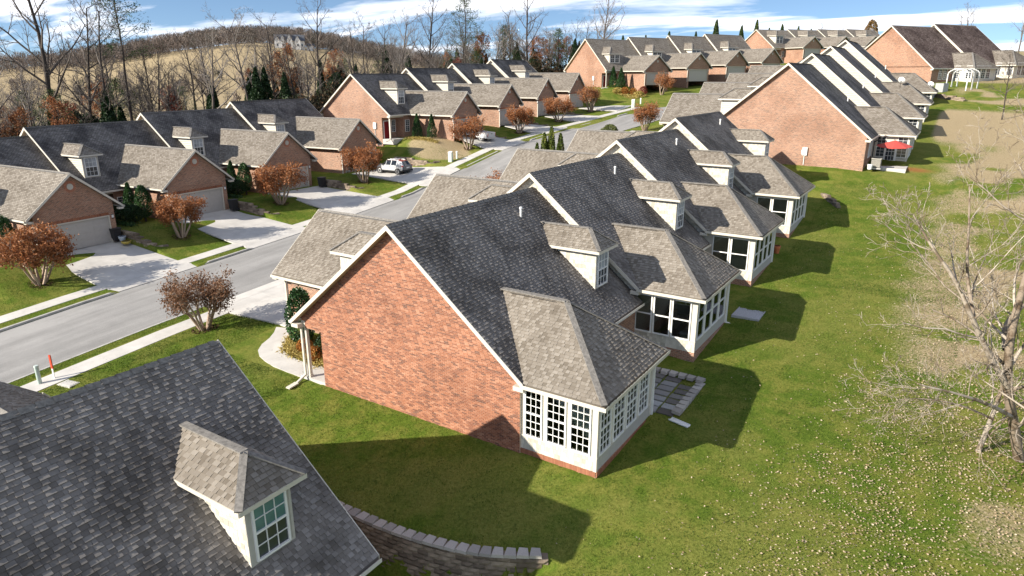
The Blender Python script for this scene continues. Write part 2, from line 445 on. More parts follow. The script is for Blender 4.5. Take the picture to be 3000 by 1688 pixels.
def vnoise(x, y, s, seed=0):
    """cheap smooth value noise"""
    r = np.random.default_rng(seed); T = r.random((64, 64))
    u, v = np.asarray(x)/s, np.asarray(y)/s
    i, j = np.floor(u).astype(int), np.floor(v).astype(int); fu, fv = u-i, v-j
    fu, fv = fu*fu*(3-2*fu), fv*fv*(3-2*fv)
    g_ = lambda a, b: T[a % 64, b % 64]
    return (g_(i,j)*(1-fu)+g_(i+1,j)*fu)*(1-fv) + (g_(i,j+1)*(1-fu)+g_(i+1,j+1)*fu)*fv
N1 = vnoise(X, Y, 6, 1)*.6 + vnoise(X, Y, 2.2, 2)*.4
DRY = np.zeros_like(Z)
right = smooth01(8.5, 15, X + 5*(N1-.5)) * smooth01(-12, 12, Y)
DRY = np.maximum(DRY, right*(.15+.5*smooth01(.42, .62, N1)))
DRY = np.maximum(DRY, smooth01(62, 72, Y + 4*(N1-.5))*smooth01(8.8, 11, X)*(1-smooth01(84, 93, Y))*.95)     # pale bank behind the upper houses
DRY = np.maximum(DRY, smooth01(5.5, 2.5, np.hypot((X+40.5)/1.1, (Y-45.6)/.8) + 2.0*(N1-.5))*.95)              # worn lawn on the far left
DRY = np.maximum(DRY, np.where(X < -118, .85, 0))
LIT = smooth01(11.5, 17, X + 6*(N1-.5) - .12*(Y-5)) * (Y < 60)
WOOD = smooth01(-66, -72, X)*smooth01(-135, -112, X)
WOOD = np.maximum(WOOD, smooth01(100, 120, Y)*smooth01(-48, -58, X)*smooth01(-150, -120, X))
BARE = smooth01(1.4, .5, np.hypot((X-9.2)/1.6, (Y-54.3)/.8))*.8
nx, ny = len(gx), len(gy)
idx = np.arange(nx*ny).reshape(nx, ny)
Fq = np.stack([idx[:-1,:-1], idx[1:,:-1], idx[1:,1:], idx[:-1,1:]], -1).reshape(-1, 4)

mg, nt, b = new_mat("lawn")
fine = noise(nt, 9, 6, .75, 'World'); mid = noise(nt, .9, 4, .6, 'World'); big = noise(nt, .16, 3, .5, 'World')
g0 = ramp(nt, fine, [(.25, (.04, .068, .009)), (.5, (.095, .145, .018)), (.75, (.17, .21, .035))])
g0 = mixc(nt, ramp(nt, mid, [(.42, (0,)*3), (.62, (1,)*3)]), g0, ramp(nt, fine, [(.25, (.09, .105, .014)), (.75, (.26, .265, .06))]))
g0 = mixc(nt, ramp(nt, big, [(.48, (0,)*3), (.6, (.55,)*3)]), g0, ramp(nt, fine, [(.25, (.11, .115, .018)), (.75, (.29, .28, .08))]))
tan_ = ramp(nt, fine, [(.25, (.20, .145, .08)), (.5, (.36, .28, .165)), (.75, (.50, .42, .27))])
thr = nd(nt, "ShaderNodeMath", operation='ADD'); nt.links.new(attr(nt, "dry"), thr.inputs[0])
t2 = nd(nt, "ShaderNodeMath", operation='MULTIPLY_ADD'); nt.links.new(fine, t2.inputs[0]); t2.inputs[1].default_value = .9; t2.inputs[2].default_value = -.45
nt.links.new(t2.outputs[0], thr.inputs[1])
g0 = mixc(nt, ramp(nt, thr.outputs[0], [(.35, (0,)*3), (.6, (1,)*3)]), g0, tan_)
g0 = mixc(nt, attr(nt, "wood"), g0, ramp(nt, fine, [(.3, (.05, .03, .016)), (.7, (.16, .095, .05))]))
g0 = mixc(nt, attr(nt, "bare"), g0, (.30, .12, .045))
nt.links.new(g0, b.inputs["Base Color"]); b.inputs["Roughness"].default_value = 1.0; b.inputs["Specular IOR Level"].default_value = .05
bump(nt, b, noise(nt, 22, 4, .7, 'World'), .9, .06)
M["lawn"] = mg
gme = mesh_np("ground", np.stack([X, Y, Z], -1).reshape(-1, 3), [Fq], M["lawn"], smooth=True,
              attrs=dict(dry=DRY.ravel(), litter=LIT.ravel(), wood=WOOD.ravel(), bare=BARE.ravel()))
tag(link("ground", gme), kind="structure")

# ------------------------------------------------------------------ road, kerbs, pavements
ma, nt, b = new_mat("asphalt")
c = ramp(nt, noise(nt, 30, 4, .8, 'World'), [(.3, (.20, .19, .18)), (.7, (.34, .33, .31))])
geo = nt.nodes.new("ShaderNodeNewGeometry"); mpn = nd(nt, "ShaderNodeMapping"); mpn.inputs["Scale"].default_value = (1.0, .06, 1)
nt.links.new(geo.outputs["Position"], mpn.inputs[0])
c = mixc(nt, .8, c, ramp(nt, noise(nt, .9, 4, .6, vec=mpn.outputs[0]), [(.35, (.78,)*3), (.65, (1.16,)*3)]), 'MULTIPLY')
c = mixc(nt, .6, c, ramp(nt, noise(nt, .5, 5, .7, 'World'), [(.3, (.82,)*3), (.6, (1.08,)*3)]), 'MULTIPLY')
nt.links.new(c, b.inputs["Base Color"]); b.inputs["Roughness"].default_value = .92
bump(nt, b, noise(nt, 60, 2, .6, 'World'), .3, .01)
M["asphalt"] = ma

def strip(name, ia, ib, offs, zoffs, mat, parent=None, kind=None, step=1):
    rows = np.arange(ia, ib, step); k = len(offs); V = []
    for i in rows:
        for o, zo in zip(offs, zoffs):
            p = road_pt(i, o); V.append((p[0], p[1], road_z(CL[i, 1])+zo))
    n = len(rows); I = np.arange(n*k).reshape(n, k)
    F = np.stack([I[:-1,:-1], I[:-1,1:], I[1:,1:], I[1:,:-1]], -1).reshape(-1, 4)
    return tag(link(name, mesh_np(name, V, [F], mat), parent), kind=kind)
def ci(y): return int(np.clip(np.searchsorted(CL[:, 1], y), 0, len(CL)-1))
strip("road", ci(-58), ci(165), (-4.0,-2,0,2,4.0), (.0,.05,.08,.05,.0), M["asphalt"], kind="structure")

def gaps(side, y0, y1, m=0.0):
    """intervals of y not taken by driveways on that side"""
    cuts = sorted((d['y0']-m, d['y1']+m) for d in DRIVES if d['side'] == side); out = []; a = y0
    for c0, c1 in cuts:
        if c0 > a and a < y1: out.append((a, min(c0, y1)))
        a = max(a, c1)
    if a < y1: out.append((a, y1))
    return [s for s in out if s[1]-s[0] > .6]
kerb_root = tag(empty("kerb"), kind="structure")
for side in (-1, 1):
    for a, e in gaps(side, -40, 150, .35):
        rows = [i for i in range(ci(a), ci(e)+1)]
        if len(rows) < 2: continue
        mb = MB(); prev = None; n = len(rows)
        for j, i in enumerate(rows):
            drop = .10 if j in (0, n-1) else 0.0
            z = road_z(CL[i, 1]); ps = [road_pt(i, side*o) for o in (3.96, 4.0, 4.16, 4.16)]
            ring = [(ps[0][0],ps[0][1],z-.1),(ps[1][0],ps[1][1],z+.135-drop),(ps[2][0],ps[2][1],z+.145-drop),(ps[3][0],ps[3][1],z-.1)]
            base = len(mb.v); mb.v += [tuple(map(float, r)) for r in ring]
            if prev is not None:
                for q in range(3): mb.f.append((prev+q, base+q, base+q+1, prev+q+1)); mb.m.append(0)
            else: mb.f.append((base, base+1, base+2, base+3)); mb.m.append(0)
            prev = base
        mb.f.append((prev+3, prev+2, prev+1, prev)); mb.m.append(0)
        mb.build("kerb_stone", M["kerb"], kerb_root)

def sheet(name, quad, zfun, mat, parent=None, n=(6, 6), thick=.0, kind=None):
    """bilinear sheet over four corners draped on zfun"""
    A, B, C_, D_ = [np.array(p, float) for p in quad]; V = []
    for i in range(n[0]+1):
        for j in range(n[1]+1):
            u, v = i/n[0], j/n[1]; p = (A*(1-u)+B*u)*(1-v) + (D_*(1-u)+C_*u)*v
            V.append((p[0], p[1], float(zfun(p[0], p[1]))))
    I = np.arange((n[0]+1)*(n[1]+1)).reshape(n[0]+1, n[1]+1)
    F = np.stack([I[:-1,:-1], I[1:,:-1], I[1:,1:], I[:-1,1:]], -1).reshape(-1, 4)
    if thick:
        m = len(V); V = V + [(a, c, d-thick) for a, c, d in V]
        ring = list(I[:,0]) + list(I[-1,1:]) + list(I[-2::-1,-1]) + list(I[0,-2:0:-1])
        S = [(ring[k], ring[(k+1) % len(ring)], ring[(k+1) % len(ring)]+m, ring[k]+m) for k in range(len(ring))]
        F = np.concatenate([F, np.array(S)])
    return tag(link(name, mesh_np(name, V, [F], mat, smooth=False), parent), kind=kind)

for side, ya, ye in ((-1, -20, 100), (1, -20, 66)):
    wk = strip("sidewalk", ci(ya), ci(ye), (side*5.12, side*6.45), (.10, .10), M["kerb"], kind="structure")
    y = ya
    while y < ye-1.5:
        i0, i1 = ci(y), ci(y+1.5)
        if not (side == -1 and y > 84):
            q = [road_pt(i0, side*5.12), road_pt(i0, side*6.45), road_pt(i1, side*6.45), road_pt(i1, side*5.12)]
            q = [np.array(p)*.993 + .007*np.mean(q, axis=0) for p in q]
            sheet("slab", q, lambda x, yy: road_z(yy)+.145, M["concrete"], wk, (1, 3), .06)
        y += 1.5

def drive_z(d):
    side = d['side']
    def zf(x, y):
        g = float(ground(x, y)); dist = abs(float(road_dist(x, y))); r = float(road_z(y))
        if dist < 6.5: return r + np.interp(dist, [3.9, 5.1, 6.5], [.02, .15, .16])
        return max(g, r-.2)+.03 if side == 1 else g_lin(d, x, y)+.03
    return zf
def g_lin(d, x, y):     # flat across at the garage, easing to the street
    xo = -36.4; t = np.clip((xo-x)/(xo-d['x0']), 0, 1)
    return (road_z(y)+.13)*(1-t) + float(left_z(np.array(d['yc'])))*t
for d in DRIVES:
    root = tag(empty("driveway"), kind="structure")
    xs = [d['x0'], (d['x0']+d['x1'])/2-.6*d['side'], d['x1']-1.3 if d['side'] < 0 else d['x1']] if d['side'] < 0 else [d['x0']+1.3, (d['x0']+d['x1'])/2+.6, d['x1']]
    ys = [d['y0'], (d['y0']+d['y1'])/2, d['y1']]
    for i in range(2):
        for j in range(2):
            g_ = .008; q = [(xs[i]+g_, ys[j]+g_), (xs[i+1]-g_, ys[j]+g_), (xs[i+1]-g_, ys[j+1]-g_), (xs[i]+g_, ys[j+1]-g_)]
            sheet("slab", q, drive_z(d), M["concrete"], root, (8, 6), .1)
    if d['side'] < 0: q = [(xs[2]+.01, d['y0']), (d['x1']-.05, d['y0']-.35), (d['x1']-.05, d['y1']+.35), (xs[2]+.01, d['y1'])]
    else: q = [(d['x0']+.05, d['y0']-.35), (xs[0]-.01, d['y0']), (xs[0]-.01, d['y1']), (d['x0']+.05, d['y1']+.35)]
    sheet("apron", q, drive_z(d), M["concrete"], root, (5, 8), .1)
# curved front path of the central house, slab by slab
pr = tag(empty("front_path"), kind="structure")
n = 11; so = resample(PATH_OUT, .02); si = resample(PATH_IN, .02)
for k in range(n):
    a0, a1 = int(len(so)*k/n), min(int(len(so)*(k+1)/n), len(so)-1); b0, b1 = int(len(si)*k/n), min(int(len(si)*(k+1)/n), len(si)-1)
    q = [so[a0], so[a1], si[b1], si[b0]]; q = [p*.994+.006*np.mean(q, axis=0) for p in q]
    sheet("slab", q, lambda x, y: float(ground(x, y))+.03, M["concrete"], pr, (3, 3), .1)

# ------------------------------------------------------------------ shingles, bricks, shakes
def clip_range(poly, t):
    """s-interval of a convex polygon (s,t) at height t"""
    xs = []
    for (a, b), (c, d) in zip(poly, poly[1:]+poly[:1]):
        if (b-t)*(d-t) <= 0 and abs(b-d) > 1e-9: xs.append(a+(c-a)*(t-b)/(d-b))
    return (min(xs), max(xs)) if len(xs) >= 2 else None
def tabs_on(polys, course=.143, wr=(.10, .24), seed=1, raise_h=(.018, .034), two=True):
    """courses of tabs over planar polygons given in 3D; first edge of each polygon is the eave"""
    r = np.random.default_rng(seed); O = []; S = []; T = []; NN = []; Wd = []; Hh = []; Th = []; Ti = []
    for pts in polys:
        P = np.array(pts, float); e = P[1]-P[0]; s = e/np.linalg.norm(e)
        n = np.cross(P[1]-P[0], P[2]-P[0]); n /= np.linalg.norm(n); n = n if n[2] >= 0 else -n
        if abs(n[2]) < 1e-3 and False: pass
        t = np.cross(n, s); t = t if t[2] > 0 else -t
        st = [((p-P[0])@s, (p-P[0])@t) for p in P]; tm = max(b for a, b in st); k = 0
        while k*course < tm-.02:
            t0 = k*course; h = min(course, tm-t0); rg = clip_range(st, min(t0+h*.5, tm-1e-4)); k += 1
            if not rg: continue
            a = rg[0]; flag = r.random() < .5
            while a < rg[1]-.01:
                w = min(r.uniform(*wr), rg[1]-a)
                O.append(P[0]+s*(a+.004)+t*t0); S.append(s); T.append(t); NN.append(n); Wd.append(max(w-.008, .01)); Hh.append(h)
                flag = not flag if r.random() < .85 else flag
                Th.append(raise_h[1] if flag else raise_h[0])
                Ti.append(np.clip((r.uniform(.45, 1) if flag else r.uniform(0, .6)) if two else r.random(), 0, 1)); a += w
    return [np.array(a) for a in (O, S, T, NN, Wd, Hh, Th, Ti)]
def tabs_mesh(name, tb, mat):
    O, S, T, NN, w, h, th, ti = tb; n = len(w)
    a0 = O; a1 = O+S*w[:, None]; b0 = a0+NN*th[:, None]; b1 = a1+NN*th[:, None]
    c0 = a0+T*h[:, None]+NN*.003; c1 = a1+T*h[:, None]+NN*.003
    V = np.stack([a0, a1, b0, b1, c0, c1], 1).reshape(-1, 3); B = np.arange(n)[:, None]*6
    q = np.concatenate([B+np.array([[2,3,5,4]]), B+np.array([[0,1,3,2]])]); t3 = np.concatenate([B+np.array([[0,2,4]]), B+np.array([[1,5,3]])])
    return mesh_np(name, V, [q, t3], mat, tint=np.repeat(ti, 6))
_proto = {}
def proto_tab(mat, ti, th):
    k = (mat.name, round(ti, 1), round(th, 3))
    if k not in _proto:
        tb = [np.array([(0,0,0)]), np.array([(1.,0,0)]), np.array([(0,1.,0)]), np.array([(0,0,1.)]), np.array([1.]), np.array([1.]), np.array([th]), np.array([k[1]])]
        _proto[k] = tabs_mesh("piece", tb, mat)
    return _proto[k]
def place_tabs(name, tb, mat, parent):
    for O, S, T, NN, w, h, th, ti in zip(*tb):
        o = link(name, proto_tab(mat, ti, th), parent)
        o.matrix_local = Matrix(((S[0]*w, T[0]*h, NN[0], O[0]), (S[1]*w, T[1]*h, NN[1], O[1]), (S[2]*w, T[2]*h, NN[2], O[2]), (0, 0, 0, 1)))
def split_near(tb, pt, n):
    d = np.linalg.norm(tb[0]-np.array(pt), axis=1); o = np.argsort(d)
    return [a[o[:n]] for a in tb], [a[o[n:]] for a in tb]
def courses_wall(rangef, z0, z1, plane, seed, course, wid, gap, jitter=0.0, depth=.012, var=0):
    """bricks or shakes on a vertical plane: rangef(z)->(a,b); plane=(origin, s dir, outward n)"""
    r = np.random.default_rng(seed); O = []; Wd = []; Hh = []; Ti = []; Th = []
    o0, s, n = [np.array(a, float) for a in plane]; k = 0
    while z0+k*course < z1-1e-6:
        z = z0+k*course; h = min(course, z1-z)-gap; rg = rangef(z+h*.5); k += 1
        if not rg or rg[1]-rg[0] < .03: continue
        a = rg[0] - ((k % 2)*wid*.5 if var == 0 else r.uniform(0, wid))
        while a < rg[1]-.02:
            w = wid if var == 0 else r.uniform(wid*(1-var), wid*(1+var))
            a0, a1 = max(a, rg[0]), min(a+w-gap, rg[1])
            if a1-a0 > .02:
                O.append(o0+s*a0+np.array((0, 0, z + (r.uniform(-jitter, jitter) if jitter else 0)))); Wd.append(a1-a0); Hh.append(h); Ti.append(r.random()); Th.append(depth*r.uniform(.75, 1.15))
            a += w
    N = len(Wd)
    return [np.array(O), np.tile(s, (N, 1)), np.tile((0, 0, 1.), (N, 1)), np.tile(n, (N, 1)), np.array(Wd), np.array(Hh), np.array(Th), np.array(Ti)]
def blocks_mesh(name, tb, mat):
    O, S, T, NN, w, h, th, ti = tb; n = len(w)
    A = [O, O+S*w[:, None], O+S*w[:, None]+T*h[:, None], O+T*h[:, None]]
    V = np.stack(A+[a+NN*th[:, None] for a in A], 1).reshape(-1, 3); B = np.arange(n)[:, None]*8
    q = np.concatenate([B+np.array([f]) for f in ([4,5,6,7],[0,1,5,4],[1,2,6,5],[2,3,7,6],[3,0,4,7])])
    return mesh_np(name, V, [q], mat, tint=np.repeat(ti, 8))
def proto_block(mat, ti):
    k = (mat.name, "b", round(ti, 1))
    if k not in _proto:
        tb = [np.array([(0,0,0)]), np.array([(1.,0,0)]), np.array([(0,1.,0)]), np.array([(0,0,1.)]), np.array([1.]), np.array([1.]), np.array([1.]), np.array([k[2]])]
        _proto[k] = blocks_mesh("piece", tb, mat)
    return _proto[k]
def place_blocks(name, tb, mat, parent):
    for O, S, T, NN, w, h, th, ti in zip(*tb):
        o = link(name, proto_block(mat, ti), parent)
        o.matrix_local = Matrix(((S[0]*w, T[0]*h, NN[0]*th, O[0]), (S[1]*w, T[1]*h, NN[1]*th, O[1]), (S[2]*w, T[2]*h, NN[2]*th, O[2]), (0, 0, 0, 1)))

# ------------------------------------------------------------------ windows and doors (built facing -y)
_mc = {}
def cached(key, fn):
    if key not in _mc: _mc[key] = fn()
    return _mc[key]
def win_frame(w, h, cols, rows, case, single):
    mb = MB(); c = case; mb.box((-w/2, -.05, 0), (-w/2+c, .04, h)); mb.box((w/2-c, -.05, 0), (w/2, .04, h))
    mb.box((-w/2+c, -.05, h-c), (w/2-c, .04, h)); mb.box((-w/2+c, -.07, 0), (w/2-c, .04, c*.9))
    x0, x1, z0, z1 = -w/2+c, w/2-c, c*.9, h-c; zm = (z0+z1)/2
    if not single: mb.box((x0, -.045, zm-.03), (x1, .02, zm+.03))
    for a, b_ in ([(z0, z1)] if single else [(z0, zm-.03), (zm+.03, z1)]):
        for i in range(1, cols): x = x0+(x1-x0)*i/cols; mb.box((x-.011, -.03, a), (x+.011, .0, b_))
        for j in range(1, rows): z = a+(b_-a)*j/rows; mb.box((x0, -.028, z-.011), (x1, -.002, z+.011))
    return mb.mesh("window", M["white"])
def pane_mesh(w, h, mat):
    mb = MB(); mb.box((-w/2, -.008, 0), (w/2, .0, h)); return mb.mesh("pane", mat)
def blind_mesh(w, h):
    mb = MB(); n = max(3, int(h/.055))
    for i in range(n):
        z = (i+.5)*h/n; mb.add([(-w/2, -.018, z-.014), (w/2, -.018, z-.014), (w/2, .018, z+.02), (-w/2, .018, z+.02)], [(0,1,2,3)])
    for x in (-w*.3, w*.3): mb.box((x-.012, -.02, 0), (x+.012, -.017, h))
    return mb.mesh("blind", M["blind"])
def window(root, sx, pos, nrm, w, h, cols=3, rows=2, case=.07, pane="pane", pane2=None, blind=0.0, single=False):
    nx_, ny_ = nrm[0]*sx, nrm[1]; th = math.atan2(nx_, -ny_)
    o = link("window", cached(("wf", w, h, cols, rows, case, single), lambda: win_frame(w, h, cols, rows, case, single)), root, (pos[0]*sx, pos[1], pos[2]), th)
    pw = w-2*case+.01; ph = (h-case*1.9-(.0 if single else .06))/2 if not single else h-case*1.9
    spots = [(case*.9, pane2 or pane)] + ([] if single else [(case*.9+ph+.06, pane)])
    for z, mt in spots:
        p = link("pane", cached(("pn", pw, ph, mt), lambda: pane_mesh(pw, ph, M[mt])), o, (0, .004, z))
    if blind: link("blind", cached(("bl", pw, round(h*blind, 2)), lambda: blind_mesh(pw, h*blind)), o, (0, .06, h*(1-blind)-.07))
    return o

# ------------------------------------------------------------------ the houses
def house(label, T, rot, sx, p, key, group=None):
    root = tag(empty("row_house", T, radians(rot)), label, "house", group)
    W, zp, ze, G = p['W'], p['zp'], p['ze'], p['G']; L = p.get('L', 11.03); e = .35; o = .35
    zg, zge, gy0, gy1 = p['zg'], p['zge'], p.get('gy0', 3.95), p.get('gy1', 10.05); gc = (gy0+gy1)/2; gh = (gy1-gy0)/2+.65
    lod = p['lod']; first, last = p.get('first', False), p.get('last', False)
    sl = (zp-ze)/(W/2+e); rz = lambda x: zp-sl*abs(x+W/2); rx = lambda z: -W/2+(zp-z)/sl     # back slope x at height z
    th = .12; hb = 2.6; pc = 1.25; py = 2.7; base = -1.6; gz = p.get('gz', .3)
    far = L+(o if last else -.02)
    mroof = M["roof_brown"] if p.get('brown') else (M["shingle_dark"] if lod == 0 else M["roof_dark"] if not p.get('plainroof') else M["roof"])
    mroof2 = M["roof"] if lod else M["shingle"]
    def put(name, k, fn, mats, parent=root, kind=None, uv=True, smooth=False):
        ob = link(name, cached((key, k, first, last), lambda: fn(MB(sx)).mesh(name, mats, smooth, uv)), parent); return tag(ob, kind=kind)

    # --- walls
    zt = ze+sl*e-.16                                    # wall top just under the roof at x=0
    def gable(mb, y0, y1, notch=True):
        lo = -W+pc if notch else -W
        mb.prism([(0, y0, base), (lo, y0, base), (lo, y0, hb), (0, y0, hb)], (0, y1-y0, 0))
        mb.prism([(0, y0, hb), (-W, y0, hb), (-W, y0, zt), (-W/2, y0, zp-.16), (0, y0, zt)], (0, y1-y0, 0)); return mb
    bw = M["brickwall"]
    hi_brick = p.get('bricks', False)
    if first:
        gw = put("brick_wall", "gable", lambda mb: gable(mb, .0, .2), [M["mortar"] if hi_brick else bw])
        if hi_brick:
            def rg(z):
                if z < hb: return (-W+pc, 0)
                if z < zt: return (-W, 0)
                d = (zp-.17-z)/sl; return (-W/2-d, -W/2+d)
            tb = courses_wall(rg, -.5, zp-.25, ((0, 0, 0), (1, 0, 0), (0, -1, 0)), 5, .0677, .213, .011, depth=.012)
            near, rest = split_near(tb, (-2.5, 0, .8), 300)
            place_blocks("brick", near, M["brick"], gw)
            tag(link("bricks", blocks_mesh("bricks", rest, M["brick"]), gw), kind="stuff")
    else:
        gw = put("gable_siding", "gsid", lambda mb: gable(mb, .0, .2, True), [M["panel"] if lod == 0 else M["siding"]])
        if lod == 0:
            dz = p.get('dz', .8)
            def band(side):
                def rg(z):
                    d1 = (zp-.17-z)/sl; d0 = max((zp-dz+.10-z)/sl, 0)
                    return (-W/2+d0, min(-W/2+d1, 0)) if side > 0 else (max(-W/2-d1, -W), -W/2-d0)
                return rg
            for k, sd in enumerate((1, -1)):
                key_ = (key, "band", sd)
                if key_ not in _mc:
                    tb = courses_wall(band(sd), zt-dz*.6, zp-.2, ((0, 0, 0), (1, 0, 0), (0, -1, 0)), 15+k, .17, .17, .006, depth=.018, var=.35)
                    _mc[key_] = blocks_mesh("shakes", tb, M["shake"])
                tag(link("shakes", _mc[key_], gw), kind="stuff")
    def walls(mb):
        mb.box((-.2, .2, base), (0, L-.01, ze+.12))
        mb.box((-W+pc, .2, base), (-W+pc+.2, py, ze+.2)); mb.box((-W, py, base), (-W+pc+.2, py+.2, ze+.05)); mb.box((-W, py+.2, base), (-W+.2, gy0, ze+.05))
        mb.box((-W, gy1, base), (-W+.2, L-.01, ze+.05))
        if last: gable(mb, L-.2, L, False)
        return mb
    put("brick_wall", "walls", walls, bw)
    def porch(mb):
        mb.box((-W-.02, -.02, hb), (-W+.22, py, ze-.05)); mb.box((-W-.02, .2, hb-.02), (-W+pc, .22, hb))
        mb.box((-W+.02, .06, -.1), (-W+.17, .21, hb)); mb.box((-W-.0, .04, -.1), (-W+.19, .23, .15)); return mb
    put("porch_post", "porch", porch, M["trim"])
    put("porch_slab", "pslab", lambda mb: mb.box((-W-.45, .0, -.6), (-W+pc, py-.1, .02)), M["concrete"])
    if sx < 0 or lod == 0:
        d = link("entry_door", cached(("edoor",), lambda: MB().box((-.5, -.04, 0), (.5, .02, 2.1), 0).box((-.6, -.05, 0), (-.5, .03, 2.2), 1).box((.5, -.05, 0), (.6, .03, 2.2), 1).box((-.6, -.05, 2.1), (.6, .03, 2.2), 1).mesh("entry_door", [M["red_door"], M["white"]])), root, ((-W+pc)*sx, .85, .03), math.atan2(-sx, 0))
        link("handle", cached(("edh",), lambda: MB().cyl((.38, -.09, 1.0), (.38, -.04, 1.0), .03, n=8).mesh("handle", M["dark"])), d)
        window(root, sx, (-W+pc, 2.15, .75), (-1, 0), .75, 1.5, 2, 3, .06)
        window(root, sx, (-W, py+.72, .75), (-1, 0), .85, 1.5, 2, 3, .06)
    # --- main roof
    def roof(mb):
        for s_ in (1, -1):
            xe = e if s_ > 0 else -W-e
            mb.prism([(xe, -o, ze), (xe, far, ze), (-W/2, far, zp), (-W/2, -o, zp)], (0, 0, -th), 0)
        return mb
    ro = put("roof", "roof", roof, mroof)
    back = [(e, -o, ze), (e, far, ze), (-W/2, far, zp), (-W/2, -o, zp)]; frontp = [(-W-e, -o, ze), (-W-e, far, ze), (-W/2, far, zp), (-W/2, -o, zp)]
    if lod == 0:
        tb = cached((key, "tabs", first, last), lambda: tabs_on([back, frontp], seed=3))
        if p.get('pick'):
            near, rest = split_near(tb, p['pick'], 300)
            place_tabs("shingle", near, M["shingle_dark"], ro)
            tag(link("shingles", tabs_mesh("shingles", rest, M["shingle_dark"]), ro), kind="stuff")
        else:
            tag(link("shingles", cached((key, "tabsm", first, last), lambda: tabs_mesh("shingles", tb, M["shingle_dark"])), ro), kind="stuff")
    def rake(mb):
        for y in ([-o] + ([far] if last else [])):
            yy = y-.03 if y < 0 else y+.03
            for s_ in (1, -1):
                xe = e if s_ > 0 else -W-e; xm = -W/2; a, b_ = min(yy, y), max(yy, y)
                mb.prism([(xe, yy, ze+.02), (xm, yy, zp+.02), (xm, yy, zp-.20), (xe, yy, ze-.19)], (0, y-yy, 0), 0)
                # boxed eave return
                mb.box((min(xe, xe-s_*.45), min(y, y+.32), ze-.34), (max(xe, xe-s_*.45), max(y, y+.32), ze-.16), 0) if y < 0 else None
                # soffit
                if y < 0: mb.prism([(xe, y, ze-.15), (xm, y, zp-.15), (xm, y+o, zp-.15), (xe, y+o, ze-.15)], (0, 0, -.03), 1)
        return mb
    put("rake_board", "rake", rake, [M["trim"], M["soffit"]], ro)
    def gut(mb):
        for xe, s_ in ((e, 1), (-W-e, -1)):
            x1 = xe+s_*.12
            a, b_ = min(xe, x1), max(xe, x1)
            y0 = -o-.02; y1 = far if s_ > 0 else gy0-.1
            mb.box((a, y0, ze-.16), (b_, y1, ze-.145), 0); mb.box((x1-s_*.012 if s_ > 0 else x1, y0, ze-.145), (x1 if s_ > 0 else x1+.012, y1, ze-.03), 0)
            mb.box((a, y0-.012, ze-.16), (b_, y0, ze-.03), 0)
            mb.box((min(xe-s_*.02, xe-s_*.001), y0+.02, ze-.2), (max(xe-s_*.02, xe-s_*.001), y1, ze-.125), 0)
        return mb
    put("gutter", "gut", gut, M["gutter"], ro)
    def ridge(mb):
        n = int((far+o)/.2); r_ = random.Random(4)
        for i in range(n):
            y0 = -o+i*.2; h = zp+.045+.012*(i % 2); a = .15
            mb.add([(-W/2-a, y0, h-a*sl), (-W/2, y0, h), (-W/2+a, y0, h-a*sl), (-W/2-a, y0+.21, h-a*sl-.02), (-W/2, y0+.21, h-.02), (-W/2+a, y0+.21, h-a*sl-.02)], [(0,1,4,3), (1,2,5,4), (0,3,4,1)])
        return mb
    if lod < 2: put("ridge_cap", "ridge", ridge, M["ridge"], ro)
    else: put("ridge_cap", "ridge", lambda mb: mb.prism([(-W/2-.16, -o, zp-.09), (-W/2, -o, zp+.05), (-W/2+.16, -o, zp-.09)], (0, far+o, 0)), M["ridge"], ro)

    # --- garage wing
    fx = -W-G
    def gwalls(mb):
        b0 = gz-1.2
        mb.box((fx+.2, gy0, b0), (-W, gy0+.2, zge+.3)); mb.box((fx+.2, gy1-.2, b0), (-W, gy1, zge+.3))
        dy0, dy1, dz1 = gc-2.55, gc+2.55, gz+2.15
        mb.box((fx, gy0, b0), (fx+.2, dy0, dz1)); mb.box((fx, dy1, b0), (fx+.2, gy1, dz1))
        sg = (zg-zge)/gh; zw = zge+sg*(gh-(gy1-gy0)/2)-.14
        mb.prism([(fx, gy0, dz1), (fx, gy1, dz1), (fx, gy1, zw), (fx, gc, zg-.14), (fx, gy0, zw)], (.2, 0, 0)); return mb
    gwl = put("brick_wall", "gwalls", gwalls, bw)
    if sx < 0:
        def door(mb):
            mb.box((fx+.12, gc-2.55, gz), (fx+.16, gc+2.55, gz+2.15), 0)
            for y in (gc-2.58, gc+2.5): mb.box((fx-.03, y, gz), (fx+.1, y+.08, gz+2.2), 1)
            mb.box((fx-.03, gc-2.5, gz+2.12), (fx+.1, gc+2.5, gz+2.2), 1); return mb
        gd = put("garage_door", "gdoor", door, [M["door"], M["trim"]])
        if lod < 2:
            for i in range(4):
                for j in range(4):
                    y0 = gc-2.42+j*1.225; z0 = gz+.09+i*.52
                    pm = cached(("gpanel",), lambda: MB().prism([(0, 0, 0), (0, 1.05, 0), (0, 1.05, .38), (0, 0, .38)], (-.015, 0, 0)).prism([(-.015, .07, .07), (-.015, .98, .07), (-.015, .98, .31), (-.015, .07, .31)], (-.012, 0, 0)).mesh("panel", M["door"]))
                    pn = link("panel", pm, gd, ((fx+.12)*sx, y0, z0)); pn.scale = (sx, 1, 1)
        def vent(mb):
            n = 20; zc = zg-1.05; vs = [(fx-.05, gc+.23*cos(2*pi*i/n), zc+.23*sin(2*pi*i/n)) for i in range(n)]
            mb.prism(vs, (.08, 0, 0), 0)
            for i in range(8):
                z = zc-.17+i*.048; hw = math.sqrt(max(.19**2-(z-zc)**2, 0)); mb.box((fx-.075, gc-hw, z), (fx-.05, gc+hw, z+.02), 0)
            return mb
        vt = put("gable_vent", "vent", vent, M["trim"])
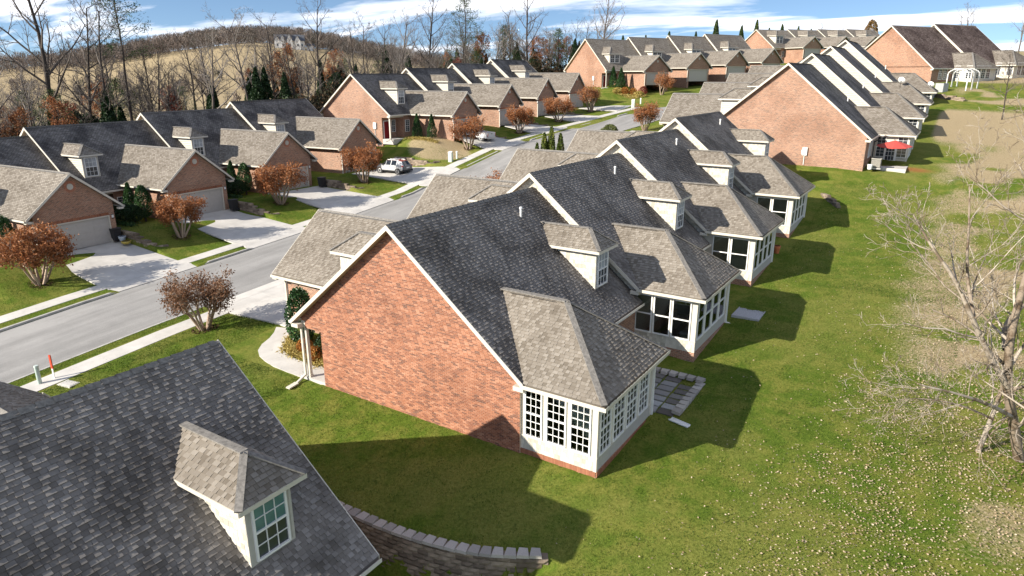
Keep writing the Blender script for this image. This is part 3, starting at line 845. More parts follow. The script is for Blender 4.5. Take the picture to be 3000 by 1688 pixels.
        if lod < 2:
            def ring(mb):
                zc = zg-1.05
                for i in range(26):
                    a = 2*pi*i/26; c_, s_ = cos(a), sin(a); t_ = (-s_, c_)
                    q = [(fx-.02, gc+c_*r_+t_[0]*w_, zc+s_*r_+t_[1]*w_) for r_, w_ in ((.25, -.025), (.44, -.04), (.44, .04), (.25, .025))]
                    mb.prism(q, (.03, 0, 0))
                return mb
            put("brick_ring", "vring", ring, plain("ring_brick_"+key, (.42, .18, .11), .9, .3, 9), vt)
            sol = cached((key, "sol"), lambda: blocks_mesh("soldier_course", [np.array([(fx*sx, gc-2.55+i*.074, gz+2.22) for i in range(69)]), np.tile((0,1.,0), (69,1)), np.tile((0,0,1.), (69,1)), np.tile((-1.*sx,0,0), (69,1)), np.full(69, .064), np.full(69, .2), np.full(69, .025), RNG.random(69)*.6+.15], M["brick"]))
            link("soldier_course", sol, gwl)
        # wall lamps either side of the door
        for y in (gc-2.85, gc+2.82):
            lm = link("wall_lamp", cached(("lamp",), lambda: MB().box((-.1, -.06, .02), (0, .06, .26), 0).prism([(-.13, -.08, .26), (.0, -.08, .26), (0, .08, .26), (-.13, .08, .26)], (0, 0, .04), 1).box((-.03, -.03, -.08), (0, .03, .02), 1).mesh("wall_lamp", [M["white"], M["dark"]])), root, ((fx)*sx, y, gz+1.95)); lm.scale = (sx, 1, 1)
    xf_ = fx-.35; vx = lambda z: -W/2-(zp-z)/sl
    gn = [(xf_, gc-gh, zge), (vx(zge), gc-gh, zge), (vx(zg), gc, zg), (xf_, gc, zg)]
    gf = [(xf_, gc+gh, zge), (vx(zge), gc+gh, zge), (vx(zg), gc, zg), (xf_, gc, zg)]
    def groof(mb):
        for q in (gn, gf): mb.prism(q, (0, 0, -th), 0)
        return mb
    gr = put("garage_roof", "groof", groof, mroof2)
    if lod == 0:
        tbm = cached((key, "gtabs"), lambda: tabs_mesh("shingles", tabs_on([gn, gf], seed=9), M["shingle"]))
        tag(link("shingles", tbm, gr), kind="stuff")
    def grake(mb):
        for y_, sgn in ((gc-gh, -1), (gc+gh, 1)):
            mb.prism([(xf_-.03, y_, zge+.02), (xf_-.03, gc, zg+.02), (xf_-.03, gc, zg-.2), (xf_-.03, y_, zge-.18)], (.03, 0, 0), 0)
            mb.box((xf_, min(y_, y_-sgn*.4), zge-.3), (xf_+.33, max(y_, y_-sgn*.4), zge-.14), 0)
            ya = y_+sgn*.12; mb.box((xf_, min(ya, ya-sgn*.012), zge-.15), (vx(zge)-.05, max(ya, ya-sgn*.012), zge-.02), 0)
            mb.box((xf_, min(y_, ya), zge-.165), (vx(zge)-.05, max(y_, ya), zge-.15), 0)
        mb.prism([(xf_+.02, gc-.16, zg-.09), (xf_+.02, gc, zg+.05), (xf_+.02, gc+.16, zg-.09)], (vx(zg)-xf_-.1, 0, 0), 1)
        mb.box((xf_+.3, gc-.19, zg-.03), (vx(zg)-.5, gc-.17, zg-.02), 2)
        # downspout at the near front corner
        mb.bar((fx-.04, gy0-.06, zge-.2), (fx-.04, gy0-.06, gz-.1), .08, .1, 0, (1, 0, 0)); return mb
    put("fascia", "grake", grake, [M["trim"], M["ridge"], M["dark"]], gr)

    # --- dormers
    def dormer(side, y0, y1, nm, xf=-1.02, ztop=6.0, double=False):
        X_ = (lambda x: x) if side > 0 else (lambda x: -W-x)
        yc = (y0+y1)/2; zb = rz(xf); xt = rx(ztop); hw = (y1-y0)/2+.33; zr_ = ztop+.1+hw*.78; zt_ = ztop+.08; xe = xf+.3; xr1 = xe-hw*1.0; xr0 = rx(zr_); xs = rx(zt_)
        def body(mb):
            for y, dy in ((y0, .08), (y1, -.08)):
                mb.prism([(X_(xf), y, zb-.05), (X_(xf), y, ztop), (X_(xt), y, ztop)], (0, dy, 0), 1)
            mb.box((min(X_(xf), X_(xf-.08)), y0+.08, zb-.05), (max(X_(xf), X_(xf-.08)), y1-.08, ztop), 0)
            for y in (y0-.012, y1-.07): mb.box((min(X_(xf+.015), X_(xf-.09)), y, zb), (max(X_(xf+.015), X_(xf-.09)), y+.082, ztop), 0)
            mb.box((min(X_(xf+.015), X_(xf)), y0+.07, zb+.0), (max(X_(xf+.015), X_(xf)), y1-.07, zb+.1), 0)
            return mb
        db = put("dormer", "dorm"+nm, body, [M["trim"] if lod else M["panel"], M["siding"] if lod else M["panel"]])
        if lod == 0:
            def rg(z): return (rx(z)+.02, xf-.0) if z > zb else None
            for y, ny_ in ((y0, -1),):
                tb = courses_wall(rg, zb, ztop-.02, ((0, y, 0), (1, 0, 0), (0, ny_, 0)), 31, .165, .17, .006, jitter=.006, depth=.016, var=.35)
                if side < 0: tb[0][:, 0] = -W-tb[0][:, 0]-tb[4]
                if p.get('shk'): place_blocks("shake", tb, M["shake"], db)
                else: tag(link("shakes", cached((key, "dshk", nm), lambda: blocks_mesh("shakes", tb, M["shake"])), db), kind="stuff")
        A = [(X_(xe), yc-hw, zt_), (X_(xs), yc-hw, zt_), (X_(xr0), yc, zr_), (X_(xr1), yc, zr_)]
        B_ = [(X_(xe), yc+hw, zt_), (X_(xs), yc+hw, zt_), (X_(xr0), yc, zr_), (X_(xr1), yc, zr_)]
        H_ = [(X_(xe), yc-hw, zt_), (X_(xe), yc+hw, zt_), (X_(xr1), yc, zr_)]
        def droof(mb):
            for q in (A, B_, H_): mb.prism(q, (0, 0, -.06), 0)
            for ya in (yc-hw, yc+hw): mb.box((min(X_(xs), X_(xe+.02)), min(ya-.02, ya), zt_-.13), (max(X_(xs), X_(xe+.02)), max(ya+.02, ya), zt_-.0), 1)
            mb.box((min(X_(xe), X_(xe+.03)), yc-hw-.02, zt_-.13), (max(X_(xe), X_(xe+.03)), yc+hw+.02, zt_+.0), 1)
            mb.bar((X_(xr0), yc, zr_+.02), (X_(xr1), yc, zr_+.02), .24, .05, 2)
            for ya in (yc-hw, yc+hw): mb.bar((X_(xr1), yc, zr_+.02), (X_(xe), ya, zt_+.03), .2, .045, 2)
            return mb
        dr = put("dormer_roof", "droof"+nm, droof, [mroof2, M["trim"], M["ridge"]])
        if lod == 0: tag(link("shingles", cached((key, "dtabs", nm), lambda: tabs_mesh("shingles", tabs_on([A, B_, H_], seed=21), M["shingle"])), dr), kind="stuff")
        ww = (y1-y0)-.32; hgt = ztop-zb-.25
        if double:
            for q in (-.26, .26): window(root, sx, (X_(xf), yc+q*ww, zb+.12), (side, 0), ww*.46, hgt, 2, 2, .05, "pane", "pane")
        else: window(root, sx, (X_(xf+.02), yc, zb+.1), (side, 0), ww, hgt, 3, 2, .06, p.get('dpane', "pane_light"), "pane")
    if p.get('fd'): dormer(-1, *p['fd'], "f", double=p.get('fdd', False))
    if p.get('bd'): dormer(1, *p['bd'], "b")

    # --- sunroom
    s_ = p.get('sun')
    if s_:
        y0, y1, sd = s_['y0'], s_['y1'], s_.get('d', 3.22); yc = (y0+y1)/2; zs = s_.get('zs', 3.0); zr_ = s_.get('zr', 5.4); x1r = s_.get('x1', .45)
        ye0, ye1, xe = y0-.4, y1+.4, sd+.4; xv = rx(zs); xr0 = rx(zr_)
        A = [(xv, ye0, zs), (xe, ye0, zs), (x1r, yc, zr_), (xr0, yc, zr_)]; B_ = [(xv, ye1, zs), (xe, ye1, zs), (x1r, yc, zr_), (xr0, yc, zr_)]; H_ = [(xe, ye0, zs), (xe, ye1, zs), (x1r, yc, zr_)]
        def sroof(mb):
            for q in (A, B_, H_): mb.prism(q, (0, 0, -.1), 0)
            mb.prism([(xv, ye0+.02, zs-.1), (xe-.02, ye0+.02, zs-.1), (xe-.02, ye1-.02, zs-.1), (xv, ye1-.02, zs-.1)], (0, 0, -.03), 1)
            for ya, g_ in ((ye0, -1), (ye1, 1)):
                mb.box((xv-.1, min(ya, ya+g_*.012)+g_*.11, zs-.14), (xe+.12, max(ya, ya+g_*.012)+g_*.11, zs-.0), 1); mb.box((xv-.1, min(ya, ya+g_*.12), zs-.155), (xe+.12, max(ya, ya+g_*.12), zs-.14), 1)
            mb.box((xe+.11, ye0-.11, zs-.14), (xe+.122, ye1+.11, zs), 1); mb.box((xe, ye0-.11, zs-.155), (xe+.12, ye1+.11, zs-.14), 1)
            mb.bar((xr0, yc, zr_+.025), (x1r, yc, zr_+.025), .28, .05, 2)
            for ya in (ye0, ye1): mb.bar((x1r, yc, zr_+.025), (xe, ya, zs+.04), .24, .05, 2)
            mb.box((xr0+.5, yc-.17, zr_-.05), (x1r-.4, yc-.15, zr_-.04), 3)
            return mb
        sr = put("sunroom_roof", "sroof", sroof, [mroof2, M["trim"], M["ridge"], M["dark"]])
        if lod == 0:
            tb = cached((key, "stabs"), lambda: tabs_on([A, B_, H_], seed=41))
            if p.get('pick2'):
                near, rest = split_near(tb, p['pick2'], 300); place_tabs("shingle", near, M["shingle"], sr)
                tag(link("shingles", tabs_mesh("shingles", rest, M["shingle"]), sr), kind="stuff")
            else: tag(link("shingles", cached((key, "stabm"), lambda: tabs_mesh("shingles", tb, M["shingle"])), sr), kind="stuff")
        sill, head = s_.get('sill', .66), s_.get('head', 2.66); nw = s_['near']; bwn = s_['back']
        def frame(mb):
            def side(axis, c, lo, hi, wins, t):
                def bx(a, b_, z0, z1, m): 
                    if b_-a < .01: return
                    if axis == 'y': mb.box((a, min(c, c+t), z0), (b_, max(c, c+t), z1), m)
                    else: mb.box((min(c, c-t), a, z0), (max(c, c-t), b_, z1), m)
                bx(lo, hi, .06, sill, 1); bx(lo, hi, head, zs-.12, 0); a = lo
                for w0, w1 in wins: bx(a, w0, sill, head, 0); a = w1
                bx(a, hi, sill, head, 0)
            side('y', y0, .0, sd, nw, .1); side('x', sd, y0+.1, y1-.1, bwn, .1); side('y', y1-.1, .0, sd, nw, .1)
            # sill boards
            mb.box((.0, y0-.04, sill-.05), (sd+.04, y0, sill), 0); mb.box((sd, y0, sill-.05), (sd+.04, y1, sill), 0)
            for yy in (y0, y1-.12): mb.box((sd-.11, yy-.015, .06), (sd+.02, yy+.13, zs-.13), 0)
            return mb
        fr = put("sunroom_wall", "sfr", frame, [M["trim"], M["panel"] if lod == 0 else M["siding"]])
        def sbase(mb): return mb.box((.0, y0-.03, base), (sd+.03, y1+.03, .06))
        sb = put("brick_base", "sbase", sbase, bw)
        if lod == 0:
            if s_.get('rowlock'):
                n = int((sd+.03)/.075); n2 = int((y1-y0)/.075)
                for (o0, sdir, nn, cnt) in (((0, y0-.03, -.13), (1, 0, 0), (0, -1, 0), n), ((sd+.03, y0-.03, -.13), (0, 1, 0), (1, 0, 0), n2)):
                    place_blocks("brick", [np.array([np.array(o0)+np.array(sdir)*i*.075 for i in range(cnt)]), np.tile(sdir, (cnt, 1)).astype(float), np.tile((0, 0, 1.), (cnt, 1)), np.tile(nn, (cnt, 1)).astype(float), np.full(cnt, .066), np.full(cnt, .19), np.full(cnt, .03), RNG.random(cnt)*.5+.35], M["brick"], sb)
            tb = courses_wall(lambda z: (.0, sd-.11), .07, sill-.05, ((0, y0, 0), (1, 0, 0), (0, -1, 0)), 51, .19, .13, .006, jitter=.008, depth=.014, var=.35)
            if p.get('shk'): place_blocks("shake", tb, M["shake"], fr)
            else: tag(link("shakes", cached((key, "skshk"), lambda: blocks_mesh("shakes", tb, M["shake"])), fr), kind="stuff")
        def inner(mb):
            mb.box((.0, y0+.12, .02), (sd-.12, y1-.12, .08), 1); mb.box((.002, y0+.12, .08), (.012, y1-.12, zs-.14), 0)
            if s_.get('furn'):
                mb.box((.9, y0+1.6, .08), (1.7, y0+3.4, .5), 1); mb.box((.9, y0+1.6, .5), (1.15, y0+3.4, .95), 1); mb.box((2.2, y0+.6, .08), (2.75, y0+1.1, .55), 0)
            return mb
        put("sunroom_interior", "sin", inner, [M["interior"], M["floor_in"]])
        if s_.get('shade'): put("roller_shade", "sshade", lambda mb: mb.box((.15, y0+.13, sill), (sd-.15, y0+.14, head)).box((sd-.15, y0+.2, sill), (sd-.14, y1-.2, head)), M["shade"])
        st = dict(cols=s_.get('cols', 3), rows=s_.get('rows', 3), case=s_.get('case', .06), pane="glass" if lod == 0 else "pane", blind=s_.get('blind', 0))
        for w0, w1 in nw: window(root, sx, ((w0+w1)/2, y0, sill), (0, -1), round(w1-w0, 3), head-sill, **st)
        st2 = dict(st)
        if s_.get('backcols'): st2['cols'] = s_['backcols']; st2['blind'] = 0
        for w0, w1 in bwn: window(root, sx, (sd, (w0+w1)/2, sill), (1, 0), round(w1-w0, 3), head-sill, **st2)
        # far downspout
        def dsp(mb):
            x, y = sd+.05, y1+.07; mb.bar((xe+.05, ye1+.02, zs-.16), (x, y, zs-.5), .07, .09, 0, (0, 1, .1)); mb.bar((x, y, zs-.48), (x, y, .0), .09, .07, 0, (0, 1, 0)); mb.bar((x, y, .05), (x+1.0, y+.1, -.12), .1, .07, 0); return mb
        put("downspout", "sdsp", dsp, M["white"])
    # --- downspout at the porch corner
    def dsp2(mb):
        x = -W-.06; mb.bar((-W-e-.05, -o+.04, ze-.17), (x, -.02, ze-.45), .08, .1, 0, (0, 1, .2)); mb.bar((x, -.02, ze-.43), (x+.0, -.02, .12), .1, .08, 0, (0, 1, 0)); mb.bar((x, -.02, .16), (x-.05, -.55, -.1), .1, .08, 0); mb.bar((x-.05, -.55, -.1), (x-.05, -1.1, -.16), .26, .06, 0); return mb
    put("downspout", "dsp2", dsp2, M["trim"])
    # --- plumbing vent
    if p.get('vp'):
        vx_, vy_ = p['vp']; v = put("vent_pipe", "vp", lambda mb: mb.cyl((vx_, vy_, rz(vx_)-.1), (vx_, vy_, rz(vx_)+.42), .055, n=10).cyl((vx_, vy_, rz(vx_)+.42), (vx_, vy_, rz(vx_)+.5), .085, .06, n=10), M["white"])
    return root

BASE = dict(W=12.1, zp=8.23, ze=3.0, G=5.87, zg=6.4, zge=3.4, lod=0, fd=(1.75, 3.1), bd=(8.3, 9.68), vp=(-4.91, 7.83), dz=.8)
SUN_A = dict(y0=.1, y1=5.28, near=[(.16, .94), (1.11, 1.96), (2.12, 2.97)], back=[(.25, 1.2), (1.4, 2.45), (2.6, 3.65), (3.85, 4.85)], cols=3, rows=3, blind=.82, rowlock=True)
SUN_B = dict(y0=.1, y1=5.28, near=[(.05, .95), (1.02, 1.92), (1.98, 2.95)], back=[(.25, 1.3), (1.4, 2.5), (2.6, 3.7), (3.8, 4.9)], cols=1, rows=1, furn=True)
SUN_C = dict(y0=.1, y1=5.28, near=[(.65, 1.7), (1.8, 2.9)], back=[(.25, 1.3), (1.4, 2.5), (2.6, 3.7), (3.8, 4.9)], cols=1, rows=1, shade=True)
GR_A = "attached brick houses stepping up the middle of the picture"
house("nearest house, cut off by the lower left corner, dark shingle roof with one dormer", (0, -19.5, -2.23), 0, 1, dict(BASE, last=True, pick=(-2.2, 8.3, 4.6), shk=True, dpane="pane_teal", vp=(-9.5, 6.2), first=True), "F")
house("central brick end house with a tall bare gable wall and white sunroom with blinds", (0, 0, 0), 0, 1, dict(BASE, first=True, bricks=True, pick=(-1.2, .8, 4.3), pick2=(2.2, .6, 3.8), shk=True, sun=SUN_A), "A", GR_A)
house("house joined behind the central brick gable house, sunroom with dark see-through glass", (-.09, 10.98, .77), 0, 1, dict(BASE, sun=SUN_B), "B", GR_A)
house("third house of the middle row, first of two sunrooms with tan shades", (-.23, 22.06, 1.61), 0, 1, dict(BASE, sun=SUN_C), "C", GR_A)
house("fourth house of the middle row, its dormer just before the big brick gable", (-.33, 33.1, 2.45), 0, 1, dict(BASE, sun=SUN_C, last=True), "C", GR_A)

# upper right row
SUN_E = dict(y0=6.0, y1=11.9, d=3.1, zs=2.85, zr=5.29, x1=.36, near=[(.3, 1.1), (2.1, 3.0)], back=[(6.4, 7.5), (7.7, 8.8), (9.0, 10.1)], cols=2, rows=3)
PE = dict(BASE, W=15.16, zp=9.49, ze=2.86, lod=1, fd=(1.6, 3.4), bd=None, vp=(-3.2, 8.5), sun=SUN_E, gz=.2)
GR_E = "attached houses with lap-sided gables on the right slope"
for k, (lb, ex) in enumerate([("large plain brick gable house with a red umbrella at its patio", dict(first=True)),
        ("house just behind the large brick gable on the right, second ridge of its row", {}),
        ("third ridge of the right-hand row, with a small vent high on its dark roof", {}),
        ("farthest and highest ridge of the lap-sided right-hand row", dict(last=True))]):
    house(lb, (5.37+.005*k, 51.27+11.044*k, 5.49+1.118*k), -.24, 1, dict(PE, **ex), "E", GR_E)
# top right pair
SUN_Q = dict(SUN_E, y0=5.45, y1=11.4, zs=2.3, zr=4.7, x1=.69)
PQ = dict(BASE, W=16.1, zp=9.11, ze=2.3, lod=2, brown=True, fd=None, bd=None, vp=None, sun=SUN_Q, zg=6.2, zge=3.2)
cr_, sr__ = cos(radians(-30.82)), sin(radians(-30.82))
for k, (lb, ex) in enumerate([("brown-roofed brick gable house at top right with a white arched arbor", dict(first=True)), ("second brown-roofed house at top right, behind the one with the arbor", dict(last=True))]):
    y_ = 11.03*k
    house(lb, (7.21-sr__*y_, 111.58+cr_*y_, 12.65+.54*k), -30.82, 1, dict(PQ, **ex), "Q", "brown-roofed houses at top right")
house("brick gable house cut off by the upper right corner", (36.0, 130.0, 13.9), -38, 1, dict(PQ, first=True, last=True, sun=None), "R", "brown-roofed houses at top right")
# left row along the road
PL = dict(BASE, W=12.57, zp=8.35, G=5.97, lod=1, fd=(1.1, 2.5), bd=None, vp=None, gz=.5, gy0=3.95, gy1=10.0)
cl_, sl_ = cos(radians(4.06)), sin(radians(4.06)); GR_L = "attached brick houses on the left of the road"
for k, lb in zip((-1, 0, 1, 2), ("leftmost garage house of the row, half its roof cut off by the left edge", "second house from the left edge, its dormer window with white curtains",
        "third house from the left edge, garage gable behind an orange-brown tree", "fourth house from the left edge, next to the small parked SUV")):
    y_ = 10.972*k
    house(lb, (-62.72-sl_*y_, 7.91+cl_*y_, 1.16+.744*k), 4.06, -1, dict(PL, first=(k == -1), last=(k == 2)), "L", GR_L)
PM = dict(BASE, W=11.26, zp=7.83, G=6.62, zg=5.7, zge=2.95, lod=1, fd=(2.95, 4.4), bd=None, vp=None, gz=.2, gy0=4.3, gy1=9.7)
cm_, sm_ = cos(radians(2.53)), sin(radians(2.53)); GR_M = "attached brick houses beyond the pickup truck"
for k, lb in enumerate(("brick gable house with a porch post and two round hollies, behind the white pickup", "second house of the row with the white pickup, one garage uphill",
        "third garage house up from the white pickup", "last garage house of the pickup row, beside the sloping green lawn")):
    y_ = 11.005*k
    house(lb, (-58.25-sm_*y_, 43.7+cm_*y_, 6.21+.769*k), 2.53, -1, dict(PM, first=(k == 0), last=(k == 3), fdo=1), "M", GR_M)
PN = dict(BASE, W=12.15, zp=8.86, ze=3.16, G=6.14, zg=5.71, zge=3.0, lod=2, plainroof=True, fd=(1.55, 4.1), fdd=True, bd=None, vp=None, gz=.5, gy0=4.0, gy1=9.9)
cn_, sn_ = cos(radians(-23.7)), sin(radians(-23.7)); GR_N = "grey-roofed houses on top of the hill"
for k, lb in enumerate(("grey-roofed brick house with a double dormer window above two round green shrubs", "second house of the hilltop row, small tree before its garage",
        "third house of the hilltop row, garage gable under the spruce tops", "fourth and last house of the hilltop row with double dormer end house")):
    y_ = 11.013*k
    house(lb, (-55.67-sn_*y_, 105.53+cn_*y_, 11.63+.61*k), -23.7, -1, dict(PN, first=(k == 0), last=(k == 3)), "N", GR_N)
PP = dict(PN, W=12.5, zp=7.72, zg=5.6, plainroof=True)
cp_, sp_ = cos(radians(-31.75)), sin(radians(-31.75)); GR_P = "farthest row of grey roofs on the skyline"
for k, lb in enumerate(("nearest of the skyline row, small orange brick gable and double dormer", "second grey roof of the skyline row", "third grey roof of the skyline row", "last grey roof of the skyline row, at its right end")):
    y_ = 11.034*k
    house(lb, (-41.34-sp_*y_, 176.05+cp_*y_, 17.48+.309*k), -31.75, -1, dict(PP, first=(k == 0), last=(k == 3)), "P", GR_P)

# ------------------------------------------------------------------ trees and plants
def tubes(polys, name, mat, tintv=None):
    """polys: list of (pts(n,3), radii(n), sides)"""
    V = []; Q = []; base = 0; Ti = []
    for i, (pts, rad, k) in enumerate(polys):
        pts = np.asarray(pts, float); n = len(pts); d = np.gradient(pts, axis=0); d /= np.linalg.norm(d, axis=1)[:, None]+1e-9
        ref = np.array((0, 0, 1.)) if abs(d[0, 2]) < .9 else np.array((1., 0, 0))
        a = np.cross(d, ref); a /= np.linalg.norm(a, axis=1)[:, None]+1e-9; b_ = np.cross(d, a)
        th = np.arange(k)*2*pi/k
        ring = pts[:, None]+np.asarray(rad)[:, None, None]*(np.cos(th)[None, :, None]*a[:, None]+np.sin(th)[None, :, None]*b_[:, None])
        V.append(ring.reshape(-1, 3)); I = base+np.arange(n*k).reshape(n, k); J = np.roll(I, -1, axis=1)
        Q.append(np.stack([I[:-1], J[:-1], J[1:], I[1:]], -1).reshape(-1, 4)); base += n*k
        Ti.append(np.full(n*k, (i*.618) % 1.0))
    return mesh_np(name, np.concatenate(V), [np.concatenate(Q)], mat, smooth=True, tint=np.concatenate(Ti))
def unit(v): return v/(np.linalg.norm(v)+1e-9)
def grow(r, p, d, length, rad, level, spec, out, tips):
    sp = spec[level]; n = sp.get('seg', 4); pts = [p]; q = p.copy(); dd = d.copy(); rr = [rad]
    for i in range(n):
        dd = unit(dd + r.normal(0, sp.get('wob', .12), 3) + np.array((0, 0, sp.get('up', .05))))
        q = q+dd*length/n; pts.append(q.copy()); rr.append(max(rad*(1-(i+1)/n*(1-sp.get('tip', .35))), spec[-1].get('rmin', .006)))
    out.append((np.array(pts), np.array(rr), sp.get('sides', 3), level))
    if level+1 >= len(spec): tips.append((pts[-1], dd)); return
    nx_ = spec[level+1]; c = nx_['n'] if not isinstance(nx_['n'], tuple) else int(r.integers(nx_['n'][0], nx_['n'][1]+1))
    ga = r.uniform(0, 6.28)
    for i in range(c):
        t = nx_.get('from', .3)+(1-nx_.get('from', .3))*(i+r.uniform(.2, 1))/c; t = min(t, 1)
        f = t*n; k = min(int(f), n-1); pp = pts[k]*(1-(f-k))+pts[k+1]*(f-k); dir0 = unit(pts[k+1]-pts[k])
        ga += 2.4+r.uniform(-.4, .4); ref = np.array((0, 0, 1.)) if abs(dir0[2]) < .9 else np.array((1., 0, 0))
        a = unit(np.cross(dir0, ref)); b_ = np.cross(dir0, a); an = radians(nx_['ang']*r.uniform(.75, 1.25))
        cd = unit(dir0*cos(an)+(a*cos(ga)+b_*sin(ga))*sin(an))
        ln = nx_['len']*length*r.uniform(.7, 1.2)*(1-nx_.get('taper', .45)*t); ra = rr[k]*nx_.get('rr', .55)
        grow(r, pp, cd, ln, max(ra, spec[-1].get('rmin', .006)), level+1, spec, out, tips)
def leaf_quads(P, size, r, mat, name, aspect=.6, flat=0.0, tint=None):
    n = len(P); a = r.normal(0, 1, (n, 3)); a[:, 2] *= (1-flat); a /= np.linalg.norm(a, axis=1)[:, None]
    b_ = np.cross(a, r.normal(0, 1, (n, 3))); b_ /= np.linalg.norm(b_, axis=1)[:, None]+1e-9
    s = (np.asarray(size)*r.uniform(.6, 1.3, n))[:, None]
    V = np.stack([P-a*s, P+b_*s*aspect, P+a*s, P-b_*s*aspect], 1).reshape(-1, 3)
    ti = r.random(n) if tint is None else np.clip(tint+r.normal(0, .12, n), 0, 1)
    return mesh_np(name, V, [np.arange(n*4).reshape(-1, 4)], mat, tint=np.repeat(ti, 4))
def leaf_mat(name, stops, rough=.6, trans=.25):
    m, nt, b = new_mat(name)
    c = ramp(nt, attr(nt, "tint"), stops); nt.links.new(c, b.inputs["Base Color"]); b.inputs["Roughness"].default_value = rough
    b.inputs["Specular IOR Level"].default_value = .25
    tr = nt.nodes.new("ShaderNodeBsdfTranslucent"); nt.links.new(c, tr.inputs["Color"]); mx = nt.nodes.new("ShaderNodeMixShader"); mx.inputs[0].default_value = trans
    nt.links.new(b.outputs[0], mx.inputs[1]); nt.links.new(tr.outputs[0], mx.inputs[2]); nt.links.new(mx.outputs[0], nt.nodes["Material Output"].inputs["Surface"])
    return m
M["bark_grey"] = tint_mat("grey_bark", [(0, (.12, .10, .085)), (.5, (.22, .19, .165)), (1, (.33, .30, .27))], .95, None, 14)
M["bark_dark"] = tint_mat("dark_bark", [(0, (.055, .045, .038)), (.5, (.12, .10, .085)), (1, (.21, .18, .155))], .95, None, 14)
M["bark_pale"] = tint_mat("pale_bark", [(0, (.24, .19, .14)), (.5, (.36, .30, .235)), (1, (.48, .42, .345))], .9, (2.2, .40, (.45, .40, .34), .5), 14)
M["bark_myrtle"] = tint_mat("smooth_tan_bark", [(0, (.28, .20, .145)), (.5, (.42, .32, .24)), (1, (.55, .45, .36))], .8, None, 20)
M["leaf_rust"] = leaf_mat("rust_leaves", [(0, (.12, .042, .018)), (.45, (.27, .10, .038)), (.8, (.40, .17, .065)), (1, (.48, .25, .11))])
M["leaf_brown"] = leaf_mat("brown_seed_heads", [(0, (.08, .042, .025)), (.5, (.17, .085, .045)), (1, (.30, .16, .085))])
M["leaf_red"] = leaf_mat("dark_red_leaves", [(0, (.10, .018, .012)), (.5, (.22, .045, .028)), (1, (.36, .12, .06))])
M["leaf_dark"] = leaf_mat("dark_evergreen_leaves", [(0, (.008, .020, .008)), (.5, (.022, .048, .016)), (1, (.055, .095, .03))], .45, .15)
M["leaf_holly"] = leaf_mat("holly_leaves", [(0, (.010, .030, .010)), (.5, (.03, .075, .022)), (1, (.10, .19, .06))], .3, .15)
M["leaf_pine"] = leaf_mat("pine_needles", [(0, (.018, .034, .012)), (.5, (.05, .085, .025)), (1, (.12, .16, .045))], .5, .2)
M["leaf_olive"] = leaf_mat("olive_leaves", [(0, (.05, .06, .018)), (.5, (.12, .14, .04)), (1, (.26, .27, .09))], .6, .25)
M["leaf_cypress"] = leaf_mat("golden_cypress", [(0, (.03, .055, .012)), (.5, (.10, .14, .025)), (1, (.25, .24, .05))], .6, .2)
M["leaf_gold"] = leaf_mat("gold_leaves", [(0, (.22, .16, .04)), (.5, (.42, .32, .09)), (1, (.58, .48, .18))], .6, .25)
M["leaf_orange"] = leaf_mat("orange_leaves", [(0, (.20, .07, .015)), (.5, (.38, .15, .03)), (1, (.52, .26, .07))], .6, .25)

TREE = {}
def bare_proto(name, seed, H, spread, mat, n1=13, trunk_r=.24, dense=1.0, rmin=.010):
    r = np.random.default_rng(seed); out = []; tips = []
    spec = [dict(seg=7, wob=.05, up=.06, tip=.25, sides=6),
            dict(n=n1, **{'from': .32}, ang=48, len=.50*spread, taper=.55, rr=.55, seg=5, wob=.13, up=.10, tip=.3, sides=5),
            dict(n=(5, 7), **{'from': .2}, ang=42, len=.48, taper=.5, rr=.55, seg=4, wob=.14, up=.06, sides=3),
            dict(n=(4, 6), **{'from': .15}, ang=40, len=.5, taper=.4, rr=.6, seg=3, wob=.15, up=.04, sides=3),
            dict(n=int(3*dense), **{'from': .2}, ang=36, len=.55, taper=.3, rr=.7, seg=2, wob=.15, up=.03, sides=3, rmin=rmin)]
    grow(r, np.array((0, 0, -.3)), np.array((0, 0, 1.)), H, trunk_r, 0, spec, out, tips)
    tr = tubes([o_[:3] for o_ in out if o_[3] <= 1], "trunk", mat); br = tubes([o_[:3] for o_ in out if o_[3] > 1], "crown", mat)
    TREE[name] = [("trunk", tr), ("crown", br)]; return tips
bare_proto("bare1", 1, 16, 1.0, M["bark_grey"], 14, .26)
bare_proto("bare2", 2, 18, .8, M["bark_dark"], 15, .25)
bare_proto("bare3", 3, 15, 1.15, M["bark_grey"], 12, .28)
bare_proto("bare4", 4, 13, .7, M["bark_dark"], 14, .16)
bare_proto("bare5", 5, 19, 1.0, M["bark_dark"], 13, .32)
tips = bare_proto("rusty", 6, 12, .8, M["bark_dark"], 13, .18, 1.0)
r_ = np.random.default_rng(66)
def leaves_at_tips(tips, per, jit, size, mat, seed, frac=1.0):
    r = np.random.default_rng(seed); P = np.array([t[0] for t in tips]); P = P[r.random(len(P)) < frac]
    P = np.repeat(P, per, axis=0)+r.normal(0, jit, (len(P)*per, 3)); return leaf_quads(P, size, r, mat, "foliage")
TREE["rusty"].append(("foliage", leaves_at_tips(tips, 3, .25, .14, M["leaf_rust"], 61, .8)))
tips = bare_proto("reddish", 7, 11, .9, M["bark_dark"], 13, .18, 1.0)
TREE["reddish"].append(("foliage", leaves_at_tips(tips, 3, .28, .14, M["leaf_red"], 62, .8)))

